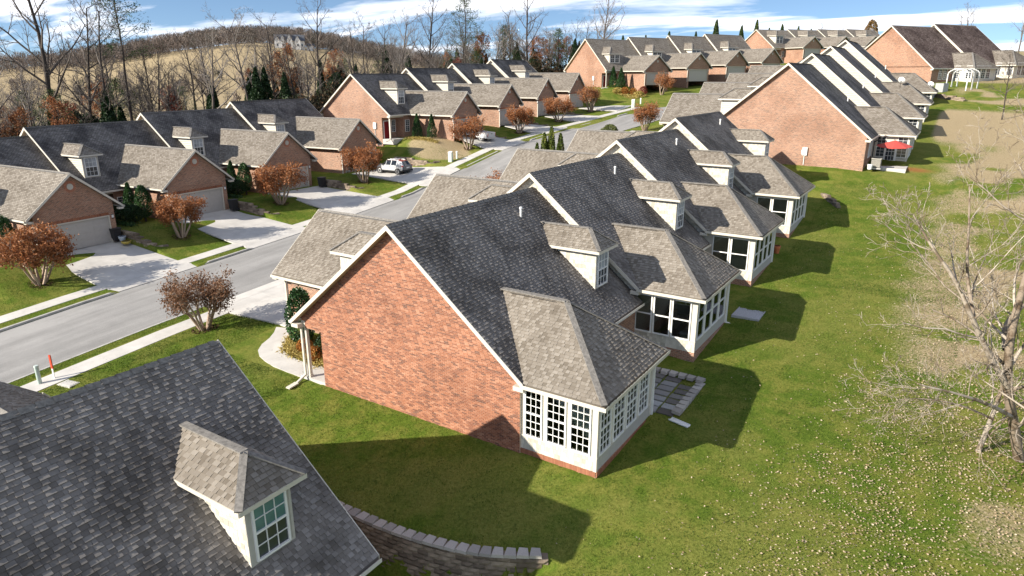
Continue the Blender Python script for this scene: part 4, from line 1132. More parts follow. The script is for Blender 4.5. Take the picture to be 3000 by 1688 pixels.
def myrtle_proto(name, seed, H, R, leafmat, leafn, lsize):
    r = np.random.default_rng(seed); out = []; tips = []
    spec = [dict(seg=4, wob=.05, up=.03, tip=.55, sides=5),
            dict(n=4, **{'from': .45}, ang=26, len=.62, taper=.2, rr=.62, seg=3, wob=.08, up=.05, sides=4),
            dict(n=4, **{'from': .3}, ang=30, len=.62, taper=.3, rr=.6, seg=3, wob=.10, up=.04, sides=3),
            dict(n=4, **{'from': .2}, ang=34, len=.62, taper=.3, rr=.6, seg=2, wob=.12, up=.03, sides=3),
            dict(n=3, **{'from': .3}, ang=34, len=.6, taper=.3, rr=.7, seg=2, wob=.12, up=.02, sides=3, rmin=.006)]
    for i in range(7):
        a = i*.9+r.uniform(-.3, .3); tl = r.uniform(.28, .62)*R/2.5
        grow(r, np.array((cos(a)*.13, sin(a)*.13, -.1)), unit(np.array((cos(a)*tl, sin(a)*tl, 1))), H*.44*r.uniform(.9, 1.1), .07, 0, spec, out, tips)
    # keep the crown a flat-bottomed dome
    P = np.array([t[0] for t in tips]); sel = r.integers(0, len(P), leafn)
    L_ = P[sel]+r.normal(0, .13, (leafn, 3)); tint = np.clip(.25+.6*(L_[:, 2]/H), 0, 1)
    TREE[name] = [("trunk", tubes([o_[:3] for o_ in out if o_[3] <= 1], "trunk", M["bark_myrtle"])), ("branches", tubes([o_[:3] for o_ in out if o_[3] > 1], "branches", M["bark_myrtle"])),
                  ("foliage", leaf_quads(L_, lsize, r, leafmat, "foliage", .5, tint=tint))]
    return float(P[:, 2].max()), float(np.abs(P[:, :2]).max())
for nm, sd, lm, ln, ls in (("myrtle1", 21, M["leaf_rust"], 5200, .065), ("myrtle2", 22, M["leaf_rust"], 6000, .06), ("myrtle3", 23, M["leaf_brown"], 3600, .055), ("myrtle4", 24, M["leaf_rust"], 3600, .06)):
    TREE[nm+"_size"] = myrtle_proto(nm, sd, 3.5, 2.6, lm, int(ln*1.7), ls)

def pine_proto(name, seed, H, bare_frac, R, n, clump):
    r = np.random.default_rng(seed); out = []; P = []; tc = []
    tp = [np.array((0, 0, -.3))]
    for i in range(8): tp.append(tp[-1]+np.array((r.normal(0, .12), r.normal(0, .12), (H+.3)/8)))
    out.append((np.array(tp), np.linspace(.24, .05, 9), 6, 0))
    for i in range(n):
        t = bare_frac+(1-bare_frac)*(i+r.random())/n; f = t*8; k = min(int(f), 7); p0 = tp[k]*(1-f+k)+tp[k+1]*(f-k)
        a = i*2.4+r.uniform(-.5, .5); prof = math.sin(pi*min(1, (t-bare_frac)/(1-bare_frac)*.8+.22))
        ln = R*prof*r.uniform(.55, 1.15)+.4; d = unit(np.array((cos(a), sin(a), r.uniform(.0, .45)))); q = p0.copy(); pts = [q.copy()]
        for s in range(4): d = unit(d+r.normal(0, .12, 3)+np.array((0, 0, .08))); q = q+d*ln/4; pts.append(q.copy())
        out.append((np.array(pts), np.linspace(.05, .012, 5), 3, 1))
        for s in range(2, 5):
            for c in range(2): 
                ctr = pts[s]+r.normal(0, .22*ln/2.5, 3); P.append(ctr+r.normal(0, 1, (clump, 3))*np.array((.34, .34, .2))); tc.append(np.full(clump, r.uniform(.2, .75)))
    TREE[name] = [("trunk", tubes([o_[:3] for o_ in out if o_[3] == 0], "trunk", M["bark_dark"])), ("limbs", tubes([o_[:3] for o_ in out if o_[3] == 1], "limbs", M["bark_dark"])),
                  ("foliage", leaf_quads(np.concatenate(P), .17, r, M["leaf_pine"], "foliage", .25, tint=np.concatenate(tc)))]
pine_proto("pine_tall", 31, 22, .58, 3.6, 34, 12)
pine_proto("pine_full", 32, 18, .25, 4.6, 60, 12)
pine_proto("pine_small", 33, 12, .25, 2.6, 40, 12)
def cone_proto(name, seed, H, R, n, size, mat, power=1.0, round_=False, stem=True, lumps=14):
    """dense evergreen: leaf-sized faces through a lumpy cone or egg"""
    r = np.random.default_rng(seed); z = r.random(n)**.85; a = r.uniform(0, 2*pi, n)
    la, lz, ls = r.uniform(0, 2*pi, lumps), r.random(lumps), r.uniform(.08, .22, lumps)
    rad = (1-z)**power if not round_ else np.sqrt(np.clip(1-(2*z-1)**2, 0, 1))*(1.05-.25*z)
    bumpv = sum(s*np.exp(-(((a-q+pi) % (2*pi)-pi)/.55)**2-((z-w)/.12)**2) for q, w, s in zip(la, lz, ls))
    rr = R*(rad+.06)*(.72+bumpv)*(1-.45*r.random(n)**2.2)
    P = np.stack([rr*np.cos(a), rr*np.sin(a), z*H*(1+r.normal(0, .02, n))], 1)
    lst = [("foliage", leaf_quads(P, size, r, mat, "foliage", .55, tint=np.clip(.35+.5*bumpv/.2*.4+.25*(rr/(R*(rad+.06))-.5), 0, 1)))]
    if stem:
        mb = MB(); mb.cyl((0, 0, -.4), (0, 0, H*.8), R*.07+.03, .02, n=6); lst.insert(0, ("stem", mb.mesh("stem", M["bark_dark"])))
    TREE[name] = lst
cone_proto("cedar1", 41, 10, 2.4, 3600, .20, M["leaf_dark"], .8)
cone_proto("cedar2", 42, 8, 2.8, 3600, .20, M["leaf_dark"], .6, True)
cone_proto("spruce", 43, 11, 2.6, 3600, .24, M["leaf_pine"], .9)
cone_proto("arbor", 44, 4.2, .62, 3000, .075, M["leaf_cypress"], .55)
cone_proto("holly", 45, 2.9, .95, 4200, .07, M["leaf_holly"], .5, True)
cone_proto("holly_cone", 46, 2.9, .85, 3600, .07, M["leaf_holly"], .7)
cone_proto("shrub_dark", 47, 1.3, .9, 1800, .06, M["leaf_dark"], .5, True)
cone_proto("shrub_olive", 48, 4.0, 2.6, 4200, .12, M["leaf_olive"], .5, True)
cone_proto("shrub_orange", 49, .8, .55, 1100, .05, M["leaf_orange"], .5, True, False)
cone_proto("shrub_red", 50, .9, .6, 1100, .05, M["leaf_red"], .5, True, False)
cone_proto("shrub_gold", 51, .6, .7, 900, .07, M["leaf_gold"], .5, True, False)
cone_proto("goldcone", 52, 9, 2.6, 3600, .2, leaf_mat("bronze_leaves", [(0, (.08, .04, .015)), (.5, (.19, .11, .035)), (1, (.32, .21, .07))]), .7, True)

def plant(kind, name, x, y, s=1.0, label=None, cat="tree", group=None, rz=None, sz=None, dz=0.0):
    o = empty(name, (x, y, float(ground(x, y))+dz), random.uniform(0, 6.28) if rz is None else rz)
    o.scale = (s, s, s if sz is None else sz); tag(o, label, cat, group)
    for nm, me in TREE[kind]: link(nm, me, o)
    return o
def polar(u, D):
    """u: bearing as tangent to the right of the view axis, D: metres away"""
    a = radians(32.9)-math.atan(u); return CAM[0]-sin(a)*D, CAM[1]+cos(a)*D
def px(u): return (u-1500)/1974.27

# -- crape myrtles along both pavements
GM = "rust-leaved street trees"
for i, (x, y, k, s, lb) in enumerate([
    (-22.45, 1.42, "myrtle3", 1.0, "bare-topped brown tree on the lawn before the central house, nearest to the road"),
    (-39.3, .15, "myrtle1", 1.12, "leftmost rust-brown street tree, cut by the left edge"),
    (-40.2, 11.3, "myrtle2", 1.0, "rust-brown tree on the grass patch right of the leftmost driveway"),
    (-41.2, 22.3, "myrtle1", 1.1, "bright orange-brown tree before the third garage on the left"),
    (-40.7, 33.0, "myrtle2", 1.12, "rust tree left of the small parked SUV"),
    (-37.9, 48.3, "myrtle4", 1.1, "rust tree standing in front of the white pickup"),
    (-37.6, 59.4, "myrtle2", 1.0, "rust tree on the grass patch one driveway above the white pickup"),
    (-37.6, 70.2, "myrtle1", 1.0, "rust tree on the grass patch two driveways above the white pickup"),
    (-37.6, 80.7, "myrtle4", 1.12, "orange tree at the foot of the sloping green lawn"),
    (-22.0, 30.3, "myrtle2", .95, "brown tree top showing between the first two garage roofs of the middle row"),
    (-22.3, 66.0, "myrtle4", 1.0, "brown tree beside the upper road, above the last middle roof"),
    (-33.8, 101.5, "myrtle4", 1.05, "thin rust tree by the hilltop driveway with the green bin"),
    (-33.9, 117.8, "myrtle4", .95, "small rust tree before the second hilltop garage"),
    (-29.6, 131.5, "myrtle4", 1.05, "rust tree before the third hilltop garage"),
    (-25.5, 146.0, "myrtle3", .95, "twiggy brown tree before the last hilltop garage")]):
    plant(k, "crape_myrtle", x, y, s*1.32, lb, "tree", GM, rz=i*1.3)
    if i < 9:      # mulch ring at the foot
        r = np.random.default_rng(700+i); n = 260; a = r.uniform(0, 6.28, n); q = np.sqrt(r.random(n))*.75
        gx_, gy_ = x+q*np.cos(a), y+q*np.sin(a); P = np.stack([gx_, gy_, ground(gx_, gy_)+.035], 1)
        if "mulch" not in M: M["mulch"] = leaf_mat("bark_mulch", [(0, (.035, .018, .010)), (.5, (.10, .05, .028)), (1, (.19, .105, .06))], .9, 0)
        tag(link("mulch", leaf_quads(P, .07, r, M["mulch"], "mulch", .4, .6)), kind="stuff")
# -- shrubs by the houses
plant("holly", "holly_shrub", -15.6, 2.75, 1.05, "big dark green holly at the corner of the central house's garage", "shrub")
plant("shrub_dark", "evergreen_shrub", -13.2, 2.2, .9, "low dark shrub behind the porch post of the central house", "shrub")
for i, (x, y, k, lb) in enumerate([(-14.5, 1.95, "shrub_orange", "orange-brown ball shrub left of the porch post"), (-13.25, 1.55, "shrub_orange", "orange-brown ball shrub right of the porch post")]):
    plant(k, "ball_shrub", x, y, 1, lb, "shrub", "orange ball shrubs in the flower bed")
G1 = "round-topped hollies beside the left-hand garages"
for k in (-1, 0, 1):
    for j, (xl, yl, s) in enumerate(((14.9, 2.7, 1.0), (16.7, 2.75, .95))):
        y_ = 10.972*k+yl; xw, yw = -62.72+cl_*xl-sl_*y_, 7.91+sl_*xl+cl_*y_
        plant("holly" if j else "holly_cone", "holly_shrub", xw, yw, s, ("inner " if not j else "outer ")+"round holly by the garage of the "+("leftmost house", "second house from the left", "third house from the left")[k+1], "shrub", G1, dz=.35)
    for j in range(3):
        xl, yl = 14.2+j*1.3, 1.7; y_ = 10.972*k+yl; xw, yw = -62.72+cl_*xl-sl_*y_, 7.91+sl_*xl+cl_*y_
        plant("shrub_dark", "evergreen_shrub", xw, yw, 1.1, "low dark shrub in the bed of the "+("leftmost house", "second house from the left", "third house from the left")[k+1], "shrub", "low shrubs in the left beds", dz=.2)
for j, (xl, yl, k) in enumerate(((13.0, 3.2, "holly_cone"), (15.3, 3.2, "holly_cone"))):
    xw, yw = -58.25+cm_*xl-sm_*yl, 43.7+sm_*xl+cm_*yl
    plant(k, "holly_shrub", xw, yw, .95, ("left" if not j else "right")+" of two tall hollies against the brick wall by the pickup", "shrub", "hollies near the pickup", dz=.1)
for j, (xl, yl) in enumerate(((12.8, 1.2), (14.5, 1.6))):
    xw, yw = -55.67+cn_*xl-sn_*yl, 105.53+sn_*xl+cn_*yl
    plant("holly_cone", "holly_shrub", xw, yw, 1.25, ("left" if not j else "right")+" of two big round shrubs under the double dormer", "shrub", "hilltop round shrubs")
for j, (dx, dy, k, lb) in enumerate(((19.0, 3.0, "shrub_red", "dark red ball shrub by the hilltop driveway"), (18.0, -.5, "shrub_orange", "golden ball shrub in the hilltop bed"), (18.9, .7, "shrub_orange", "second golden ball shrub in the hilltop bed, nearer the drive"), (16.8, -1.2, "shrub_gold", "pale yellow clump at the left end of the hilltop bed"), (20.2, 1.0, "shrub_gold", "pale yellow clump at the right end of the hilltop bed"))):
    plant(k, "ball_shrub", -55.67+cn_*dx-sn_*dy, 105.53+sn_*dx+cn_*dy, 1.7, lb, "shrub", "hilltop flower bed")
for j, (x, y, s) in enumerate(((-22.2, 38.3, 1.0), (-21.7, 38.9, 1.2), (-21.2, 39.4, 1.32), (-20.5, 40.0, 1.15), (-21.9, 40.2, 1.0), (-20.2, 39.0, 1.0))):
    plant("arbor", "arborvitae", x, y, s, "narrow golden-green arborvitae, number %s from the left in the tight group behind the middle roofs" % ("one", "two", "three", "five", "four", "six")[j], "shrub", "arborvitae group")
plant("shrub_olive", "round_shrub", -22.0, 54.6, .62, "grey-green round bush beyond the middle garage roofs", "shrub")

# -- the wood behind the left-hand houses
r_ = np.random.default_rng(77); GW = "trees of the wood behind the left-hand houses"
hero = [("bare5", 205, 104, 1.28, "largest spreading bare tree against the sky at upper left"), ("bare2", 292, 108, 1.12, "slim bare tree left of the tall pine"), ("bare4", 338, 100, 1.5, "slender bare tree right beside the tall pine"),
        ("pine_tall", 415, 104, 1.02, "tall lone pine with a tufted crown at upper left"), ("bare1", 20, 96, .95, "bare tree at the far left edge, before white cloud"), ("bare3", 640, 112, 1.0, "broad bare oak near the orange field"),
        ("bare1", 760, 118, 1.0, "bare tree left of the distant white house"), ("bare5", 965, 125, .95, "pale bare tree right of the distant white house"), ("rusty", 868, 122, .95, "orange-leaved tree below the distant white house"),
        ("bare3", 1180, 150, 1.1, "tall forked bare tree behind the pickup row"), ("bare2", 1265, 152, 1.15, "tall bare tree left of the bushy pine"), ("pine_full", 1372, 160, 1.12, "tall bushy pine above the pickup row roofs"),
        ("bare5", 1545, 172, 1.05, "tall bare tree right of the bushy pine"), ("bare1", 1745, 190, 1.25, "bare tree rising left of the spruce tops"), ("reddish", 1352, 148, .62, "crimson small tree at the foot of the bushy pine"),
        ("pine_small", 1480, 165, 1.1, "smaller pine right of the bushy pine"), ("bare4", 1090, 140, 1.2, "bare tree with pale twigs above the first pickup-row roof"), ("cedar1", 1150, 138, 1.1, "dark cone-shaped cedar behind the pickup row")]
for k, u, D, s, lb in hero:
    x, y = polar(px(u), D); plant(k, "pine_tree" if "pine" in k else "cedar_tree" if "cedar" in k else "bare_tree" if "bare" in k else "autumn_tree", x, y, s, lb, "tree", GW)
cnt = 0
for i in range(260):
    u = r_.uniform(-160, 1780); D0 = np.interp(u, [-160, 0, 500, 900, 1050, 1500, 1780], [88, 92, 101, 112, 128, 150, 175]); D = D0+r_.uniform(0, 1)**1.3*np.interp(u, [0, 450, 800, 1000, 1500], [50, 26, 30, 55, 60])
    if 400 < u < 760 and (r_.random() < .7): continue
    x, y = polar(px(u), D); big = u > 1000
    k = r_.choice(["bare1", "bare2", "bare3", "bare4", "bare5", "rusty", "reddish", "cedar1", "cedar2", "pine_small"], p=[.13, .15, .12, .16, .08, .06, .02, .11, .10, .07])
    s = r_.uniform(.55, .85) if "bare" in k else r_.uniform(.6, .95)
    if u < 330: s *= .9
    lb = {"b": "bare grey tree standing among others in the wood behind the left-hand houses", "r": "brown or red leaved tree among the bare trees of the wood", "c": "dark evergreen tree among the bare trees of the wood", "p": "small pine among the bare trees of the wood"}[k[0]]
    plant(k, {"b": "bare_tree", "r": "autumn_tree", "c": "cedar_tree", "p": "pine_tree"}[k[0]], x, y, s, lb, "tree", GW)
for i, (u, D, s) in enumerate(((25, 84, 1.0), (75, 88, 1.1), (-40, 82, 1.15), (130, 92, .8))):
    x, y = polar(px(u), D); plant("shrub_olive", "thicket_shrub", x, y, s*1.25, "sunlit olive-green thicket shrub at the left edge, behind the roofs", "shrub", "olive thicket at the left edge")
# undergrowth at the foot of the wood: a tangle nobody could count
n = 60000; u = r_.uniform(-200, 1800, n); D0 = np.interp(u, [-160, 0, 500, 900, 1050, 1500, 1780], [84, 87, 96, 108, 124, 147, 172]); D = D0+r_.random(n)**1.5*26
a = radians(32.9)-np.arctan((u-1500)/1974.27); ux, uy = CAM[0]-np.sin(a)*D, CAM[1]+np.cos(a)*D
hgt = (1.8+5.5*vnoise(ux, uy, 5.0, 8)**1.5)*np.where((u > 420) & (u < 760), .55, 1.0); P = np.stack([ux, uy, ground(ux, uy)+r_.random(n)*hgt], 1)
M["leaf_brush"] = leaf_mat("undergrowth_leaves", [(0, (.012, .016, .008)), (.4, (.035, .04, .018)), (.7, (.09, .065, .035)), (1, (.18, .10, .05))], .7, .2)
tag(link("undergrowth", leaf_quads(P, .26, r_, M["leaf_brush"], "undergrowth", .6)), kind="stuff")
# hilltop evergreens behind the upper rows
GS = "spruce tops behind the hilltop roofs"
for i, (u, D, s) in enumerate([(1768, 250, .8), (1805, 250, .9), (1840, 255, .75), (1868, 250, .85), (1905, 255, .7), (1932, 250, .9), (1965, 255, .75), (2005, 258, .85), (2060, 262, 1.15), (2130, 285, 1.0), (2170, 285, 1.15), (2205, 290, .9), (2240, 290, 1.0), (2285, 300, .95), (2320, 300, .85), (1720, 245, .7)]):
    x, y = polar(px(u), D); plant("spruce", "spruce_tree", x, y, s, "pointed spruce top showing over the grey hilltop roofs", "tree", GS)
for k, u, D, s, lb in [("goldcone", 2484, 270, 1.15, "bronze egg-shaped tree on the skyline"), ("bare3", 2760, 190, .75, "bare spreading tree over the brown roofs"), ("bare1", 2900, 200, .72, "bare tree behind the upper right corner house"), ("bare4", 2345, 300, .8, "low bare tree on the skyline left of the bronze tree"), ("bare3", 2415, 300, .62, "crooked bare tree on the skyline next to the bronze tree")]:
    x, y = polar(px(u), D); plant(k, "skyline_tree", x, y, s, lb, "tree")
# thin bare tree on the upper bank
plant("bare4", "bare_tree", 16.5, 83.6, .62, "slender bare tree on the dry bank at upper right", "tree")
plant("bare1", "bare_tree", 19.8, 66.0, .5, "small bare tree at the right edge, on the dry bank", "tree")

# -- the pale multi-stemmed tree on the right: limbs laid out one by one, twigs grown from them
FWD = np.array((-sin(radians(32.9)), cos(radians(32.9)), 0)); RGT = np.array((cos(radians(32.9)), sin(radians(32.9)), 0))
def limb_tree(base, limbs, seed, mat, twig, rmin, name, label):
    r = np.random.default_rng(seed); out = []; tips = []
    spec = [dict(), dict(n=3, seg=4, wob=.16, up=.10, tip=.4, sides=4, ang=38, len=.5, rr=.5),
            dict(n=(4, 6), **{'from': .15}, ang=40, len=.55, taper=.35, rr=.55, seg=3, wob=.16, up=.07, sides=3),
            dict(n=(3, 5), **{'from': .15}, ang=40, len=.55, taper=.35, rr=.6, seg=3, wob=.16, up=.05, sides=3),
            dict(n=3, **{'from': .2}, ang=38, len=.55, taper=.3, rr=.7, seg=2, wob=.15, up=.03, sides=3, rmin=rmin)]
    for pts, r0, r1, nb in limbs:
        P = np.array([base + RGT*a + FWD*d + np.array((0, 0, h)) for a, h, d in pts]); P = smooth_poly(P, 2); n = len(P)
        out.append((P, np.linspace(r0, r1, n), 7, 0)); length = np.linalg.norm(np.diff(P, axis=0), axis=1).sum()
        for i in range(nb):
            t = .18+.82*(i+r.random())/nb; k = min(int(t*(n-1)), n-2); d0 = unit(P[k+1]-P[k]); rv = r.normal(0, 1, 3); side = unit(rv-d0*(rv@d0)); an = radians(r.uniform(25, 60))
            grow(r, P[k], unit(d0*cos(an)+side*sin(an)), twig*r.uniform(.6, 1.3)*(1.15-.5*t), (r0+(r1-r0)*t)*.45, 1, spec, out, tips)
    o = tag(empty(name, (0, 0, 0)), label, "tree")
    link("trunk", tubes([q[:3] for q in out if q[3] == 0], "trunk", mat), o); link("crown", tubes([q[:3] for q in out if q[3] > 0], "crown", mat), o)
    return o
TB = np.array((16.0, 8.6, .35))
limb_tree(TB, [([(.3, -.3, 0), (-.5, 1.6, -.2), (-1.35, 3.3, -.5), (-1.75, 5.2, -.6), (-1.45, 7.2, -.3), (-1.1, 8.6, 0), (-1.25, 10.2, .4), (-1.6, 11.8, .6)], .20, .03, 12),
               ([(-1.35, 3.3, -.5), (-2.5, 4.7, -.8), (-3.5, 6.1, -1.0), (-4.1, 7.2, -.9), (-5.0, 8.3, -.7), (-5.6, 9.3, -.4)], .12, .02, 12),
               ([(-1.7, 4.7, -.5), (-1.2, 5.2, .5), (0, 5.8, 1.2), (1.4, 6.4, 1.8), (2.6, 7.3, 2.2)], .11, .02, 9),
               ([(-.7, 2.0, -.3), (-2.4, 3.0, -1.2), (-4.0, 3.7, -1.8), (-5.4, 4.1, -2.0)], .09, .015, 9),
               ([(-1.2, 8.2, -.1), (-.4, 9.4, .3), (.2, 10.8, .6), (.5, 12.0, .8)], .07, .015, 7),
               ([(-3.2, 5.7, -.9), (-3.1, 7.2, .2), (-2.9, 8.6, .8), (-2.9, 10.0, 1.2)], .07, .015, 7),
               ([(-1.0, -.2, .6), (-.9, 1.0, .5), (-.85, 2.2, .4), (-.5, 3.8, .6), (.4, 5.0, .9), (1.5, 6.2, 1.3)], .11, .02, 9),
               ([(-.9, 1.6, .3), (-2.2, 2.2, .3), (-3.6, 2.5, .2), (-4.6, 2.5, .1)], .05, .012, 6)], 91, M["bark_pale"], 3.0, .006, "pale_tree", "large pale-barked bare tree leaning over the lawn on the right")
limb_tree(np.array((17.3, 3.9, .1)), [([(0, -.3, 0), (.15, 1.5, 0), (.35, 3.2, .1), (.7, 5.0, .2), (1.1, 7.0, .3)], .24, .10, 5), ([(.3, 2.6, 0), (-.6, 3.6, .8), (-1.6, 4.3, 1.5), (-2.4, 4.8, 2.1)], .06, .012, 6)], 92, M["bark_pale"], 1.8, .007, "pale_tree", "pale tree trunk cut off by the right edge near the lower corner")
limb_tree(np.array((19.5, 24.0, 1.4)), [([(0, -.3, 0), (-.1, 1.5, 0), (-.3, 3.0, .1), (-.4, 5.0, .2), (-.2, 7.0, .3)], .10, .02, 14), ([(-.1, 1.6, 0), (.8, 3.2, .3), (1.5, 5.0, .6)], .06, .015, 8), ([(-.1, 1.4, 0), (-1.1, 3.0, -.3), (-1.8, 4.6, -.5)], .06, .015, 8)], 93, M["bark_pale"], 1.9, .008, "bare_tree", "reddish twiggy bare tree at the right edge, behind the pale tree")
# far wooded hill and hedgerows: read as one mass
r_ = np.random.default_rng(123); V = []; Fq_ = []; ti = []; n = 2600
az = r_.normal(52, 9, n); az = np.where(r_.random(n) < .3, r_.uniform(38, 82, n), az); Dd = r_.uniform(640, 960, n); hedge = r_.random(n) < .06; Dd = np.where(hedge, r_.choice([300, 380, 470], n)+r_.normal(0, 8, n), Dd); az = np.where(hedge, r_.uniform(40, 80, n), az)
hx, hy = CAM[0]-np.sin(np.radians(az))*Dd, CAM[1]+np.cos(np.radians(az))*Dd; hz = ground(hx, hy); hh = r_.uniform(9, 17, n)*np.where(hedge, .6, 1)
P = []; S = []; Tn = []
k = 60
for i in range(k):
    zf = r_.random(n)**.8; rad = hh*.30*np.sqrt(np.clip(1-(2*zf-1.1)**2*.8, .02, 1))*np.sqrt(r_.random(n)); aa = r_.uniform(0, 6.28, n)
    P.append(np.stack([hx+rad*np.cos(aa), hy+rad*np.sin(aa), hz+hh*(.1+.9*zf)], 1)); Tn.append((np.arange(n)*.618) % 1)
P = np.concatenate(P); Tn = np.concatenate(Tn)
M["leaf_far"] = leaf_mat("far_twigs", [(0, (.05, .055, .04)), (.3, (.10, .075, .06)), (.7, (.17, .135, .115)), (1, (.24, .20, .175))], .9, .1)
nn = len(P); a_ = r_.normal(0, 1, (nn, 3))*np.array((.5, .5, 1.4)); a_ /= np.linalg.norm(a_, axis=1)[:, None]; b_ = np.cross(a_, r_.normal(0, 1, (nn, 3))); b_ /= np.linalg.norm(b_, axis=1)[:, None]
V = np.stack([P-a_*1.6, P+b_*.35, P+a_*1.6], 1).reshape(-1, 3)
tag(link("distant_woods", mesh_np("distant_woods", V, [np.arange(nn*3).reshape(-1, 3)], M["leaf_far"], tint=np.repeat(np.clip(Tn+r_.normal(0, .1, nn), 0, 1), 3))), kind="stuff")

# ------------------------------------------------------------------ block retaining walls
M["block"] = tint_mat("wall_block", [(0, (.16, .125, .095)), (.5, (.26, .205, .155)), (1, (.36, .29, .215))], .95, (1.5, .35, (.7, .68, .66), .55), 25)
M["capstone"] = tint_mat("cap_stone", [(0, (.26, .235, .21)), (.5, (.36, .33, .295)), (1, (.47, .43, .385))], .95, None, 25)
def block_proto(seed, ti, w=.41, h=.19, d=.32):
    r = np.random.default_rng(seed); c = .03
    # split-face block: the front bulges out with an uneven chiselled edge
    xs = np.linspace(-w/2+.004, w/2-.004, 4); zs = np.linspace(.004, h-.004, 3); V = []; F = []
    for z in zs:
        for x in xs:
            edge = (x in (xs[0], xs[-1])) or (z in (zs[0], zs[-1])); V.append((x, -(.0 if edge else c)-r.uniform(0, .02), z))
    for j in range(2):
        for i in range(3): a = j*4+i; F.append((a, a+1, a+5, a+4))
    b0 = len(V); V += [(-w/2+.03, d, .004), (w/2-.03, d, .004), (w/2-.03, d, h-.004), (-w/2+.03, d, h-.004)]
    F += [(0, 4, 8, b0+3, b0), (3, b0+1, b0+2, 11, 7), (8, 9, 10, 11, b0+2, b0+3), (0, b0, b0+1, 3, 2, 1)]
    me = bpy.data.meshes.new("block"); me.from_pydata([tuple(map(float, v)) for v in V], [], F); me.materials.append(M["block"]); me.update()
    a = me.attributes.new("tint", 'FLOAT', 'POINT'); a.data.foreach_set("value", np.full(len(V), ti, dtype=np.float32)); return me
BLK = [block_proto(300+i, (i*.37) % 1) for i in range(7)]
def cap_proto(i):
    r = np.random.default_rng(400+i); w0, w1, d, h = .40, .29, .34, .11
    v = [(-w0/2, -.05, 0), (w0/2, -.05, 0), (w1/2, d, 0), (-w1/2, d, 0)]; v += [(x*.95, y*.97+.005, h+r.uniform(-.008, .008)) for x, y, _ in v]
    me = bpy.data.meshes.new("capstone"); me.from_pydata(v, [], [(0,3,2,1),(4,5,6,7),(0,1,5,4),(1,2,6,5),(2,3,7,6),(3,0,4,7)]); me.materials.append(M["capstone"]); me.update()
    a = me.attributes.new("tint", 'FLOAT', 'POINT'); a.data.foreach_set("value", np.full(8, r.random(), dtype=np.float32)); return me
CAP = [cap_proto(i) for i in range(5)]
def block_wall(label, path, ztop, zbot, caps=False, flip=1, course=.19, blen=.415, group=None):
    P = resample(np.asarray(path, float), .02); n = len(P); step = int(blen/.02); root = tag(empty("retaining_wall", (0, 0, 0)), label, "wall", group)
    tn = np.gradient(P, axis=0); tn /= np.linalg.norm(tn, axis=1)[:, None]
    zb = min(zbot(p[0], p[1]) for p in P[::20])-.1; zt = max(ztop(p[0], p[1]) for p in P[::20]); r = random.Random(5); c = 0
    while zb+c*course < zt:
        z = zb+c*course; i = step//2 if c % 2 == 0 else step
        while i < n-step//4:
            p = P[i]
            if z+course*.6 < ztop(p[0], p[1]) and z+course > zbot(p[0], p[1])-.05:
                o = link("block", BLK[r.randrange(7)], root); th = math.atan2(tn[i][1], tn[i][0])+(0 if flip > 0 else pi)
                o.location = (p[0], p[1]+0, z); o.rotation_euler = (0, 0, th+r.uniform(-.02, .02))
            i += step
        c += 1
    if caps:
        i = step//2
        while i < n-step//4:
            p = P[i]; o = link("capstone", CAP[r.randrange(5)], root); o.location = (p[0], p[1], ztop(p[0], p[1])-.02+r.uniform(-.01, .01)); o.rotation_euler = (0, 0, math.atan2(tn[i][1], tn[i][0])+(0 if flip > 0 else pi)+r.uniform(-.05, .05)); i += step
    return root
wt = lambda x, y: float(ground(x, y+.75))+.06
block_wall("curved block wall with pale capstones holding up the lawn, at the bottom of the picture", smooth_poly(WALL, 2), wt, lambda x, y: float(ground(x, y-.6))+.0, True)
for k, s in enumerate(L_STEPS):
    nm = ("leftmost driveway", "second driveway from the left", "third driveway from the left", "driveway with the parked SUV")[k]
    pth = smooth_poly([(-44.4, s), (-41.6, s), (-40.4, s+.0), (-39.7, s+.25), (-39.35, s+.8), (-39.3, s+1.3)] if k < 3 else [(-44.4, s), (-41, s), (-39.2, s), (-38.3, s+.3), (-37.9, s+1.0)], 2)
    block_wall("low block wall with a rounded tan end beside the "+nm, pth, lambda x, y: float(ground(x-.0, y+.32))+.10, lambda x, y, s=s: float(ground(x, s-.3))-.05, False, group="driveway block walls")
for k, s in enumerate(M_STEPS):
    block_wall("small tan block wall beside the "+("driveway with the pickup", "driveway above the pickup", "last driveway of the pickup row")[k], smooth_poly([(-40.2, s), (-39.0, s), (-38.0, s), (-37.5, s+.3), (-37.3, s+.9)], 2), lambda x, y: float(ground(x, y+.32))+.12, lambda x, y, s=s: float(ground(x, s-.3))-.05, False, group="driveway block walls")
block_wall("little stepped stone wall on the grass bank below the big brick gable", [(3.2, 43.6), (4.9, 41.2)], lambda x, y: float(ground(x, y))+.35, lambda x, y: float(ground(x, y))-.1)
block_wall("curved tan stone edging on the slope below the arbor", smooth_poly([(8.0, 98.0), (9.8, 95.2), (12.4, 94.2)], 2), lambda x, y: float(ground(x, y))+.55, lambda x, y: float(ground(x, y))-.1)

